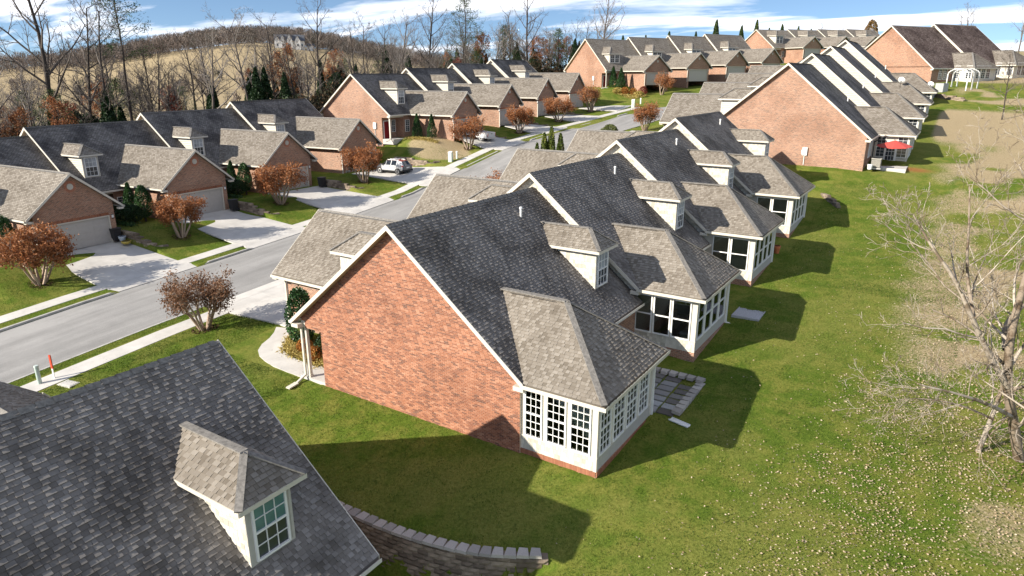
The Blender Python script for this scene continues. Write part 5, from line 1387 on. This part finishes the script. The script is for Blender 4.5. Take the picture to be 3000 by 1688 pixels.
# ------------------------------------------------------------------ paved sitting corner behind the sunroom
pt = tag(empty("patio"), "small stone-paved patio edged with blocks beside the white sunroom", "patio")
M["flag"] = tint_mat("flagstone", [(0, (.10, .085, .075)), (.45, (.22, .205, .19)), (1, (.46, .46, .46))], .9, None, 20)
r = random.Random(8); gz_ = lambda x, y: float(ground(x, y))
for i in range(5):
    for j in range(7):
        x0, y0 = .25+i*.78, 5.55+j*.5
        if x0+.7 > 4.2-.25*max(0, j-5): continue
        q = [(x0+r.uniform(.01, .06), y0+r.uniform(.01, .05)), (x0+.76-r.uniform(0, .05), y0+r.uniform(.01, .05)), (x0+.76-r.uniform(0, .05), y0+.48-r.uniform(0, .05)), (x0+r.uniform(.01, .06), y0+.48-r.uniform(0, .04))]
        z = gz_(x0, y0)+.05; mb = MB(); mb.prism([(a, b_, z) for a, b_ in q], (0, 0, -.08)); me = mb.mesh("flagstone", M["flag"]); a = me.attributes.new("tint", 'FLOAT', 'POINT'); a.data.foreach_set("value", np.full(8, r.random()**1.5, dtype=np.float32)); link("flagstone", me, pt)
for i in range(8): o = link("capstone", CAP[i % 5], pt); o.location = (4.35, 5.85+i*.43, gz_(4.35, 6)+.06); o.rotation_euler = (0, 0, pi/2+r.uniform(-.08, .08)); o.scale = (1, 1, 1.3)
for i in range(9): o = link("capstone", CAP[(i+2) % 5], pt); o.location = (.7+i*.43, 9.25, gz_(2, 9)+.06); o.rotation_euler = (0, 0, pi+r.uniform(-.08, .08)); o.scale = (1, 1, 1.3)
tag(link("splash_block", MB().box((-.45, -.11, 0), (.45, .11, .03)).box((-.45, -.13, .02), (.45, -.1, .07)).box((-.45, .1, .02), (.45, .13, .07)).mesh("splash_block", M["white"]), None, (4.55, 5.2, gz_(4.5, 5.2)+.02), -.25), "white downspout trough lying on the shaded grass by the sunroom", "splash block")
gp = tag(link("patio_slab", MB().box((0, 0, -.2), (1.5, 2.4, .06)).mesh("patio_slab", plain("gravel", (.42, .41, .42), .95, .3, 25, bstr=.5)), None, (3.25, 17.2, gz_(4, 18)+.0)), "pale gravel pad beside the second sunroom", "patio")

# ------------------------------------------------------------------ small things by the road
def thing(name, label, cat, loc, rz=0, group=None): return tag(empty(name, loc, rz), label, cat, group)
t = thing("marker_post", "white marker stake with an orange-red top on the verge, lower left", "post", (-24.15, -5.95, gz_(-24.15, -5.95)), .3)
MB().box((-.04, -.02, -.2), (.04, .02, .55)).build("stake", M["white"], t); MB().box((-.055, -.028, .55), (.055, .028, 1.28)).build("red_top", plain("marker_orange", (.55, .07, .03), .5, .1, 4), t)
t = thing("utility_post", "pale green round utility post on the verge, lower left", "post", (-24.2, -6.6, gz_(-24.2, -6.6)))
MB().cyl((0, 0, -.2), (0, 0, .92), .10, n=16).build("post", plain("post_green", (.42, .50, .45), .5, .08, 4), t, smooth=False); MB().cyl((0, 0, .92), (0, 0, 1.0), .115, .10, n=16).build("cap", plain("post_cap", (.52, .58, .54), .5, .08, 4), t)
tag(MB().box((-.45, -.3, -.1), (.45, .3, .03)).box((-.38, -.23, .03), (.38, .23, .045)).build("utility_cover", M["concrete"], None, loc=(-22.9, -5.85, gz_(-22.9, -5.85)), rotz=.2), "flat concrete utility cover set in the lawn, lower left", "cover")
def pedestal(x, y, h, w, lb):
    t = thing("utility_pedestal", lb, "utility box", (x, y, gz_(x, y)), .1)
    MB().box((-w/2, -w*.4, -.1), (w/2, w*.4, h*.92)).build("cabinet", plain("pale_green_cabinet", (.55, .60, .52), .5, .06, 4), t); MB().prism([(-w/2-.02, -w*.42, h*.92), (w/2+.02, -w*.42, h*.92), (w/2-.02, w*.3, h), (-w/2+.02, w*.3, h)], (0, 0, .05)).build("lid", M["white"], t)
pedestal(-36.9, 43.3, 1.15, .45, "pale green utility cabinet on the verge right of the SUV"); pedestal(-36.9, 44.5, .85, .18, "slim white pedestal next to the pale green cabinet"); pedestal(-32.7, 86.2, 1.25, .5, "pale utility cabinet at the foot of the hilltop lawn"); pedestal(-33.1, 90.2, .9, .2, "slim pedestal on the hilltop lawn by the pavement")
def pot(x, y, z, prof, mat, lb, plantc=None):
    t = thing("plant_pot", lb, "pot", (x, y, z)); MB().lathe((0, 0, 0), prof, 16).build("pot", mat, t, smooth=True)
    MB().cyl((0, 0, prof[-1][1]-.06), (0, 0, prof[-1][1]-.04), prof[-1][0]*.92, n=14).build("soil", M["mulch"] if "mulch" in M else M["dark"], t)
pot(-43.3, 8.1, .93, [(.12, 0), (.2, .1), (.27, .38), (.29, .5), (.25, .5)], plain("glazed_blue", (.45, .50, .54), .3, .3, 6), "tall pale blue pot beside the leftmost garage door")
pot(-42.5, 7.95, .9, [(.18, 0), (.34, .1), (.38, .26), (.34, .27)], plain("glazed_yellow", (.50, .38, .08), .35, .15, 6), "low yellow bowl planter on the leftmost driveway")
pot(2.9, 29.4, gz_(2.9, 29.4), [(.16, 0), (.2, .3), (.25, .55), (.22, .55)], plain("terracotta", (.48, .15, .06), .8, .15, 6), "terracotta pot behind the third house's sunroom")
def bin_(x, y, z, mat, lb, rz=0):
    t = thing("wheelie_bin", lb, "bin", (x, y, z), rz); MB().prism([(-.27, -.27, .08), (.27, -.27, .08), (.27, .27, .08), (-.27, .27, .08)], (0, 0, .02)).add([(-.24, -.26, .08), (.24, -.26, .08), (.24, .26, .08), (-.24, .26, .08), (-.3, -.34, 1.0), (.3, -.34, 1.0), (.3, .32, 1.0), (-.3, .32, 1.0)], [(0,1,5,4),(1,2,6,5),(2,3,7,6),(3,0,4,7)]).build("bin_body", mat, t)
    MB().prism([(-.32, -.37, 1.0), (.32, -.37, 1.0), (.32, .36, 1.0), (-.32, .36, 1.0)], (0, .03, .07)).build("lid", mat, t)
    for sx_ in (-1, 1): MB().cyl((sx_*.26, .3, .12), (sx_*.31, .3, .12), .12, n=12).build("wheel", M["dark"], t)
GRN = plain("bin_green", (.02, .10, .06), .5, .1, 4)
bin_(-44.0, 8.0, .95, M["dark"], "black wheelie bin by the leftmost garage"); bin_(-43.9, 19.0, 1.68, M["dark"], "black wheelie bin by the second garage from the left"); bin_(-35.6, 107.6, float(ground(-35.6, 107.6)), GRN, "green wheelie bin on the hilltop driveway"); bin_(-44.0, 30.0, 2.42, M["dark"], "black wheelie bin by the third garage from the left")
# meter boxes on the end gables
def meter(root, sx, x, z, lb=None):
    o = MB().box((-.22, -.16, 0), (.22, 0, .75)).box((-.3, -.1, .12), (-.22, 0, .5)).build("meter_box", M["white"], root, loc=(x*sx, -.0, z)); MB().cyl((0, -.06, 0), (0, -.06, -.9), .035, n=8).build("conduit", M["white"], o)
meter([o for o in bpy.data.objects if o.get("label", "").startswith("brick gable house with a porch post")][0], -1, -8.9, 1.25)
meter([o for o in bpy.data.objects if o.get("label", "").startswith("grey-roofed brick house with a double dormer")][0], -1, -8.6, 1.3)
E_root = [o for o in bpy.data.objects if o.get("label", "").startswith("large plain brick gable")][0]
meter(E_root, 1, -5.2, 1.0)
# patio of the large brick gable house
fd = MB().box((-.55, -.05, 0), (.55, .02, 2.1), 0); fdo = fd.build("french_door", M["white"], E_root, loc=(1.6, 5.98, .1))
for i in range(3):
    for j in range(4): MB().box((-.38+i*.26, -.07, .3+j*.43), (-.38+i*.26+.22, -.05, .3+j*.43+.38)).build("pane", M["pane"], fdo)
window(E_root, 1, (.0, 3.0, .8), (1, 0), 1.0, 1.5, 3, 3, .06); window(E_root, 1, (.0, 4.6, .8), (1, 0), 1.0, 1.5, 3, 3, .06)
tag(MB().box((0, 0, -.3), (3.2, 4.6, .08)).box((-.02, -.02, -.1), (3.22, .3, .1)).build("patio_slab", M["concrete"], None, loc=(5.6, 52.6, 5.5)), "concrete patio of the large brick gable house, under the red umbrella", "patio")
t = thing("air_conditioner", "beige air conditioner beside the corner of the large brick gable", "air conditioner", (6.35, 52.2, 5.55)); MB().box((-.45, -.45, 0), (.45, .45, .08)).build("pad", M["concrete"], t)
ac = MB().box((-.38, -.38, .1), (.38, .38, .88), 0)
for i in range(9):
    for a_, b_ in (((-.4, -.4), (.4, -.385)), ((-.4, .385), (.4, .4)), ((-.4, -.4), (-.385, .4)), ((.385, -.4), (.4, .4))): ac.box((a_[0], a_[1], .16+i*.077), (b_[0], b_[1], .20+i*.077), 1)
ac.box((-.41, -.41, .88), (.41, .41, .95), 1); ac.build("housing", [M["dark"], plain("ac_beige", (.45, .42, .36), .5, .06, 4)], t); MB().cyl((0, 0, .95), (0, 0, .98), .3, n=20).build("fan_grille", M["dark"], t)
t = thing("patio_umbrella", "red cantilever umbrella over the patio of the large brick gable house", "umbrella", (7.4, 55.1, 5.6))
rr_ = 1.55; n = 8; cv = [(rr_*cos(2*pi*i/n), rr_*sin(2*pi*i/n)-.0, 1.85+.12*sin(2*pi*i/n)) for i in range(n)]
um = MB(); um.add([(0, 0, 2.38)]+cv+[(0, 0, 2.36)]+[(a, b_, c-.03) for a, b_, c in cv], [(0, 1+i, 1+(i+1) % n) for i in range(n)]+[(n+1, n+2+(i+1) % n, n+2+i) for i in range(n)]+[(1+i, n+2+i, n+2+(i+1) % n, 1+(i+1) % n) for i in range(n)]); um.build("canopy", plain("red_canvas", (.50, .075, .06), .8, .08, 3), t)
for i in range(n): MB().bar((0, 0, 2.33), (cv[i][0], cv[i][1], cv[i][2]-.04), .025, .03).build("rib", M["dark"], t)
MB().cyl((-1.75, .3, 0), (-1.75, .3, 2.2), .045, n=10).build("pole", M["dark"], t); MB().bar((-1.75, .3, 2.1), (-.9, .15, 2.75), .06, .08).bar((-.9, .15, 2.75), (0, 0, 2.45), .06, .08).build("arm", M["dark"], t); MB().box((-2.15, -.1, 0), (-1.35, .7, .08)).build("base", M["dark"], t)
pot(5.95, 51.35, 5.55, [(.18, 0), (.22, .35), (.24, .45), (.2, .45)], M["white"], "white bucket at the corner of the large brick gable")
# satellite dishes
def dish(x, y, z, lb):
    t = thing("satellite_dish", lb, "satellite dish", (x, y, z), radians(-200)); pr = [(.02, 0), (.2, .03), (.34, .09), (.43, .16)]
    d = MB(); d.lathe((0, 0, 0), pr, 18); o = d.build("reflector", M["white"], t, smooth=True); o.rotation_euler = (radians(62), 0, 0); o.location = (0, 0, .45)
    MB().cyl((0, .0, -.5), (0, .05, .45), .03, n=8).build("mast", M["dark"], t); MB().bar((0, -.02, .35), (0, -.45, .3), .03, .03).build("feed_arm", M["dark"], t)
dish(5.25, 81.0, 12.75, "round white satellite dish on the ridge of the third right-hand sunroom"); dish(8.1, 91.5, 12.15, "white satellite dish at the eave below the arbor")
# white arched arbor at the top right patio
t = thing("garden_arbor", "white arched arbor over the patio door at top right", "arbor", (11.6, 104.3, 11.9), radians(-30.8))
for y_ in (-1.3, 0, 1.3):
    for x_ in (-1.5, 1.5): MB().box((x_-.06, y_-.06, -.2), (x_+.06, y_+.06, 2.1)).build("post", M["white"], t)
    ar = MB()
    for i in range(10):
        a0, a1 = pi*i/10, pi*(i+1)/10; ar.bar((1.5*cos(a0), y_, 2.1+.75*sin(a0)), (1.5*cos(a1), y_, 2.1+.75*sin(a1)), .1, .1)
    ar.build("arch", M["white"], t)
for i in range(11): a0 = pi*(i+.5)/11; MB().bar((1.5*cos(a0), -1.45, 2.16+.75*sin(a0)), (1.5*cos(a0), 1.45, 2.16+.75*sin(a0)), .06, .05).build("slat", M["white"], t)
t = thing("air_conditioner", "grey air conditioner left of the white arbor", "air conditioner", (9.2, 101.0, 11.6), radians(-30)); MB().box((-.6, -.6, -.1), (.6, .6, 1.15)).build("housing", plain("ac_grey", (.36, .37, .36), .5, .06, 4), t); MB().cyl((0, 0, 1.15), (0, 0, 1.19), .45, n=18).build("fan_grille", M["dark"], t)
Q_root = [o for o in bpy.data.objects if o.get("label", "").startswith("brown-roofed brick gable house")][0]
for y_ in (2.2, 3.4): window(Q_root, 1, (.0, y_, .5), (1, 0), .9, 1.9, 2, 3, .06, "pane")

# ------------------------------------------------------------------ vehicles (front towards -x)
def paint(name, c, rough=.3):
    m, nt, b = new_mat(name); b.inputs["Base Color"].default_value = c4(c); b.inputs["Roughness"].default_value = rough; b.inputs["Coat Weight"].default_value = .6; b.inputs["Coat Roughness"].default_value = .05
    nt.links.new(ramp(nt, noise(nt, 3, 3, .6), [(.3, tuple(x*.93 for x in c)), (.7, c)]), b.inputs["Base Color"]); return m
PW = paint("white_paint", (.74, .75, .76)); PS = paint("silver_paint", (.50, .51, .52)); PD = paint("graphite_paint", (.07, .075, .085)); PO = paint("orange_roof_paint", (.35, .06, .03)); CL_ = plain("black_plastic", (.03, .03, .032), .6, .15, 8)
VG = pane_mat("car_glass", (.025, .03, .035)); RED = paint("tail_lamp", (.45, .02, .015)); RIM = plain("alloy", (.5, .5, .5), .35, .1, 9, metal=.6)
def loft(mb, secs, mats):
    """secs: (x, w, zb, belt, wr, zr); mats[i] = (under, cladding, side, shoulder, glasshouse, top) for the bay i..i+1"""
    rows = []
    for x, w, zb, be, wr, zr in secs:
        h = [(0, zb), (w*.88, zb), (w, zb+.2), (w*1.0, zb+(be-zb)*.6), (w*.96, be), (wr, zr-.03), (wr*.8, zr), (0, zr+.015)]
        rows.append([(x, y, z) for y, z in h]+[(x, -y, z) for y, z in h[-2:0:-1]])
    k = len(rows[0]); base = len(mb.v)
    for rw in rows: mb.v += [tuple(map(float, p)) for p in rw]
    for i in range(len(rows)-1):
        for j in range(k):
            jj = j if j < 7 else k-1-j; mi = mats[i][min(max([0, 1, 2, 3, 4, 5, 5][jj], 0), 5)]
            mb.f.append((base+i*k+j, base+i*k+(j+1) % k, base+(i+1)*k+(j+1) % k, base+(i+1)*k+j)); mb.m.append(mi)
    mb.f.append(tuple(base+j for j in range(k-1, -1, -1))); mb.m.append(1); mb.f.append(tuple(base+(len(rows)-1)*k+j for j in range(k))); mb.m.append(1)
def wheels(t, xs, y, r, rimr):
    for x in xs:
        for s in (-1, 1):
            w = MB().cyl((x, s*(y-.22), r), (x, s*y, r), r, n=20).build("wheel", CL_, t); rm = MB().cyl((x, s*(y+.0), r), (x, s*(y+.012), r), rimr, rimr*.9, n=20).build("rim", RIM, w)
            for i in range(5):
                a = 2*pi*i/5; MB().bar((x, s*(y+.02), r), (x+cos(a)*rimr*.85, s*(y+.02), r+sin(a)*rimr*.85), .05, .02, up=(0, 1, 0)).build("spoke", CL_, w)
def arches(mb, xs, y, r, m):
    for x in xs:
        for s in (-1, 1): mb.cyl((x, s*(y-.28), r), (x, s*(y+.004), r), r*1.22, n=20, m=m)
SUV_LOC = (-41.3, 38.3, 3.17); SUV_RZ = radians(2)
t = thing("parked_suv", "small silver and graphite SUV with a reddish roof on the left driveway", "car", SUV_LOC, SUV_RZ)
b_ = MB(); S_, D_, G_, R_, K_ = 0, 1, 2, 3, 4
loft(b_, [(-2.12, .66, .42, .70, .55, .76), (-2.0, .80, .28, .80, .66, .90), (-1.25, .87, .24, .95, .74, 1.02), (-1.02, .88, .24, 1.0, .72, 1.06), (-.42, .88, .24, 1.02, .60, 1.50), (-.36, .88, .24, 1.02, .60, 1.53), (.30, .88, .24, 1.03, .60, 1.58), (.38, .88, .24, 1.03, .60, 1.58), (1.08, .88, .24, 1.06, .59, 1.57), (1.45, .87, .26, 1.10, .57, 1.53), (1.72, .86, .28, 1.10, .55, 1.48), (2.05, .82, .34, 1.05, .58, 1.08), (2.14, .76, .42, .95, .56, .98)],
     [(K_, K_, D_, D_, D_, D_)]*3 + [(K_, K_, S_, S_, G_, G_), (K_, K_, S_, S_, S_, R_), (K_, K_, S_, S_, G_, R_), (K_, K_, S_, S_, S_, R_), (K_, K_, S_, S_, G_, R_), (K_, K_, S_, S_, S_, R_), (K_, K_, S_, S_, S_, R_), (K_, K_, S_, S_, S_, G_), (K_, K_, D_, D_, D_, D_)])
arches(b_, (-1.3, 1.32), .88, .33, K_); b_.build("body", [PS, PD, VG, PO, CL_], t)
wheels(t, (-1.3, 1.32), .9, .33, .23)
for s in (-1, 1):
    MB().box((-.3, s*.55-.02, 1.55), (1.3, s*.55+.02, 1.62)).build("roof_rail", PW, t); MB().box((1.98, s*.78-.1, .88), (2.1, s*.78+.07, 1.06)).build("tail_light", RED, t); MB().box((-2.06, s*.62-.16, .72), (-1.95, s*.62+.14, .82)).build("headlight", M["white"], t); MB().box((-.98, s*.98-.1, 1.02), (-.82, s*.98+.1, 1.14)).build("mirror", PD, t); MB().box((.1, s*.885-.01, .88), (.24, s*.885+.01, .91)).build("door_handle", PD, t)
MB().box((2.1, -.78, .36), (2.2, .78, .55)).build("bumper", CL_, t); MB().box((2.13, -.26, .72), (2.15, .26, .86)).build("number_plate", M["white"], t)
for x_ in (.1, .6): MB().bar((x_, -.5, 1.64), (x_, .5, 1.64), .2, .07).build("roof_pad", PW, t)
TR_LOC = (-40.0, 52.0, 5.98); t = thing("pickup_truck", "white crew-cab pickup parked on the driveway behind a rust tree", "truck", TR_LOC, radians(4))
t.rotation_euler = (0, radians(4.0), radians(4))
b_ = MB()
loft(b_, [(-2.7, .78, .52, .98, .62, 1.08), (-2.6, .92, .45, 1.02, .74, 1.14), (-1.45, .95, .42, 1.10, .80, 1.20), (-1.2, .95, .42, 1.14, .78, 1.26), (-.62, .95, .42, 1.18, .66, 1.74), (-.56, .95, .42, 1.18, .66, 1.77), (.02, .95, .42, 1.18, .66, 1.80), (.12, .95, .42, 1.18, .66, 1.80), (.72, .95, .42, 1.18, .66, 1.77), (.95, .95, .42, 1.18, .68, 1.70), (1.0, .95, .42, 1.10, .72, 1.14)],
     [(K_, K_, S_, S_, S_, S_)]*3 + [(K_, K_, S_, S_, G_, G_), (K_, K_, S_, S_, S_, S_), (K_, K_, S_, S_, G_, S_), (K_, K_, S_, S_, S_, S_), (K_, K_, S_, S_, G_, S_), (K_, K_, S_, S_, S_, S_), (K_, K_, S_, S_, G_, G_)])
arches(b_, (-1.72, 1.75), .95, .40, K_); b_.build("cab", [PW, PD, VG, PO, CL_], t)
bd = MB()
for s in (-1, 1): bd.box((1.0, s*.93-.06, .5), (2.72, s*.93+.03, 1.16), 0)
bd.box((1.0, -.9, .5), (2.7, .9, .72), 1); bd.box((1.0, -.9, .72), (1.06, .9, 1.14), 0); bd.build("truck_bed", [PW, CL_], t)
tg = MB().box((2.68, -.86, .6), (2.76, .86, 1.15)).build("tailgate", PS, t); MB().box((2.76, -.14, .98), (2.775, .14, 1.06)).build("handle", CL_, tg)
MB().box((2.7, -.95, .42), (2.9, .95, .6)).build("bumper", RIM, t); wheels(t, (-1.72, 1.75), .97, .40, .25)
for s in (-1, 1): MB().box((2.66, s*.9-.05, .72), (2.77, s*.9+.06, 1.12)).build("tail_light", RED, t); MB().box((-2.72, s*.7-.16, .86), (-2.6, s*.7+.14, 1.02)).build("headlight", M["white"], t); MB().box((-1.02, s*1.08-.12, 1.18), (-.86, s*1.08+.1, 1.36)).build("mirror", PW, t)

# ------------------------------------------------------------------ white country house on the far hill
hx_, hy_ = -479.0, 390.7; wz = float(ground(hx_, hy_)); t = thing("country_house", "distant white many-gabled house on the wooded hill", "house", (hx_, hy_, wz), radians(50))
WH = plain("white_clapboard", (.74, .72, .68), .7, .05, 1); GRF = plain("grey_slate", (.10, .11, .13), .8, .2, 2)
MB().box((-12, -4, -3), (12, 4, 5.5)).build("wall", WH, t); MB().prism([(-12.5, -5, 5.3), (-12.5, 5, 5.3), (-12.5, 0, 10.5)], (25, 0, 0)).build("roof", GRF, t)
for x_, h_ in ((-10, 9.5), (-5.5, 10.5), (0, 11.5), (6.5, 10.0)):
    g_ = MB().box((x_-2.2, -6, -3), (x_+2.2, -4, 5.5)).prism([(x_-2.2, -6, 5.5), (x_+2.2, -6, 5.5), (x_, -6, h_-.6)], (0, 6, 0)).build("gable", WH, t); MB().prism([(x_-2.7, -6.3, 5.2), (x_, -6.3, h_), (x_, -6.3, h_-.5), (x_-2.3, -6.3, 5.2)], (0, 6, 0)).prism([(x_+2.7, -6.3, 5.2), (x_, -6.3, h_), (x_, -6.3, h_-.5), (x_+2.3, -6.3, 5.2)], (0, 6, 0)).build("gable_roof", GRF, g_)
for x_ in (-10, -5.5, 0, 6.5, 10): MB().box((x_-.6, -6.1, 1), (x_+.6, -5.95, 3)).build("window", M["pane"], t)
t = thing("farm_shed", "small white outbuilding right of the distant white house", "shed", (hx_+9, hy_+14, float(ground(hx_+9, hy_+14))), radians(50)); MB().box((-3, -2.5, -3), (3, 2.5, 3)).build("wall", WH, t); MB().prism([(-3.4, -3, 2.9), (-3.4, 3, 2.9), (-3.4, 0, 5)], (6.8, 0, 0)).build("roof", GRF, t)

# ------------------------------------------------------------------ flower beds
def cover(name, pts, n, size, mat, seed, hz=.25):
    r = np.random.default_rng(seed); P = np.array(pts); i = r.integers(0, len(P), n); q = P[i]+r.normal(0, .22, (n, 2)); return tag(link(name, leaf_quads(np.stack([q[:, 0], q[:, 1], ground(q[:, 0], q[:, 1])+r.random(n)*hz+.02], 1), size, r, mat, name, .22)), kind="stuff")
edge = resample(PATH_IN, .25)+np.array((.25, .35)); edge = edge[(edge[:, 0] > -16.6)]
cover("bed_ground_cover", list(edge)+[(x, y) for x in np.arange(-15.6, -12.2, .4) for y in (1.7,)], 5200, .11, M["leaf_gold"], 5)
cover("bed_mulch", [(x, y) for x in np.arange(-15.9, -11.4, .3) for y in np.arange(1.6, 3.6, .3)], 2600, .06, M["mulch"], 6, .03)
cover("bed_ground_cover", [(-58.25+cm_*x-sm_*y+.0, 43.7+sm_*x+cm_*y) for x in np.arange(12.6, 17.0, .35) for y in (1.9,)], 1500, .12, M["leaf_gold"], 7)
for k in (-1, 0, 1): cover("bed_ground_cover", [(-62.72+cl_*x-sl_*(10.972*k+.9), 7.91+sl_*x+cl_*(10.972*k+.9)) for x in np.arange(13.5, 18.0, .35)], 1200, .12, M["leaf_holly"], 8+k)
cover("bed_ground_cover", [(-55.67+cn_*x-sn_*y, 105.53+sn_*x+cn_*y) for x in np.arange(16, 21.5, .4) for y in np.arange(-1.5, 1.6, .5)], 2200, .16, M["leaf_gold"], 12, .4)

# ------------------------------------------------------------------ grass blades and fallen leaves
r = np.random.default_rng(2024)
M["blade"] = leaf_mat("grass_blades", [(0, (.05, .085, .012)), (.4, (.115, .18, .022)), (.75, (.21, .25, .04)), (1, (.36, .36, .11))], .7, .35)
def lawn_patch(n, x0, x1, y0, y1, h, keep):
    x = r.uniform(x0, x1, n); y = r.uniform(y0, y1, n); m = keep(x, y); return x[m], y[m], np.full(m.sum(), h)
wyf = lambda x: np.interp(x, WALL[:, 0], WALL[:, 1])
near_ok = lambda x, y: ~((x > -12.2) & (x < .1) & (y > -.05)) & ~((x > -.1) & (x < 3.4) & (y > -.0) & (y < 44)) & ((y > wyf(x)+.5) | (x > 4.2))
front_ok = lambda x, y: (np.abs(road_dist(x, y)) > 6.6) & ~in_drive(x, y, -.05) & ~((x > -18.7) & (y > -.1) & (y < 4)) & (y > -9+.0*x)
sets = [lawn_patch(150000, -13, 14, -7, 26, .06, near_ok), lawn_patch(40000, 3, 15, 24, 48, .08, lambda x, y: x > 3.6), lawn_patch(60000, -23.3, -12.2, -8.4, 4, .06, front_ok), lawn_patch(40000, -44.5, -36.6, -8, 46, .07, front_ok), lawn_patch(15000, -33.9-1.1, -33.9-.3, -14, 60, .06, lambda x, y: ~in_drive(x, y, -.4)), lawn_patch(8000, -25.75, -25.0, -14, 3.3, .06, lambda x, y: ~in_drive(x, y, -.4))]
x, y, h = [np.concatenate(a) for a in zip(*sets)]; n = len(x); z = ground(x, y)-.01
h = h*r.uniform(.6, 1.5, n); a = r.uniform(0, 2*pi, n); le = r.normal(0, .5, (n, 2))*h[:, None]; w = .014
B0 = np.stack([x+np.cos(a)*w, y+np.sin(a)*w, z], 1); B1 = np.stack([x-np.cos(a)*w, y-np.sin(a)*w, z], 1); TP = np.stack([x+le[:, 0], y+le[:, 1], z+h], 1)
tin = np.clip(.15+.5*vnoise(x, y, 1.4, 5)+.35*vnoise(x, y, 5.0, 6)*1.0+r.normal(0, .14, n)-.2, 0, 1)
tag(link("lawn_grass", mesh_np("lawn_grass", np.stack([B0, B1, TP], 1).reshape(-1, 3), [np.arange(n*3).reshape(-1, 3)], M["blade"], tint=np.repeat(tin, 3))), kind="stuff")
M["litter"] = leaf_mat("fallen_leaves", [(0, (.16, .09, .05)), (.35, (.27, .18, .11)), (.7, (.38, .28, .19)), (1, (.52, .42, .31))], .8, .1)
n = 150000; x = r.uniform(3.5, 26, n); y = r.uniform(-7, 46, n)
pr_ = smooth01(5.5, 15, x+3*(vnoise(x, y, 4, 9)-.5)+.10*np.clip(8-y, -14, 12))**1.6*(.25+.9*vnoise(x, y, 1.7, 10))*np.interp(y, [-7, 12, 30, 46], [1.2, .9, .35, .12])+.012
m = (r.random(n) < pr_) & ((x > 4.6) | (y < -1)); x, y = x[m], y[m]; n = len(x)
P = np.stack([x, y, ground(x, y)+.045+r.random(n)*.03], 1); tint = np.clip(.75-.45*smooth01(13, 18, x)*(vnoise(x, y, 2.5, 12) > .45)+r.normal(0, .2, n), 0, 1)
tag(link("fallen_leaves", leaf_quads(P, .036, r, M["litter"], "fallen_leaves", .6, .75, tint=tint)), kind="stuff")
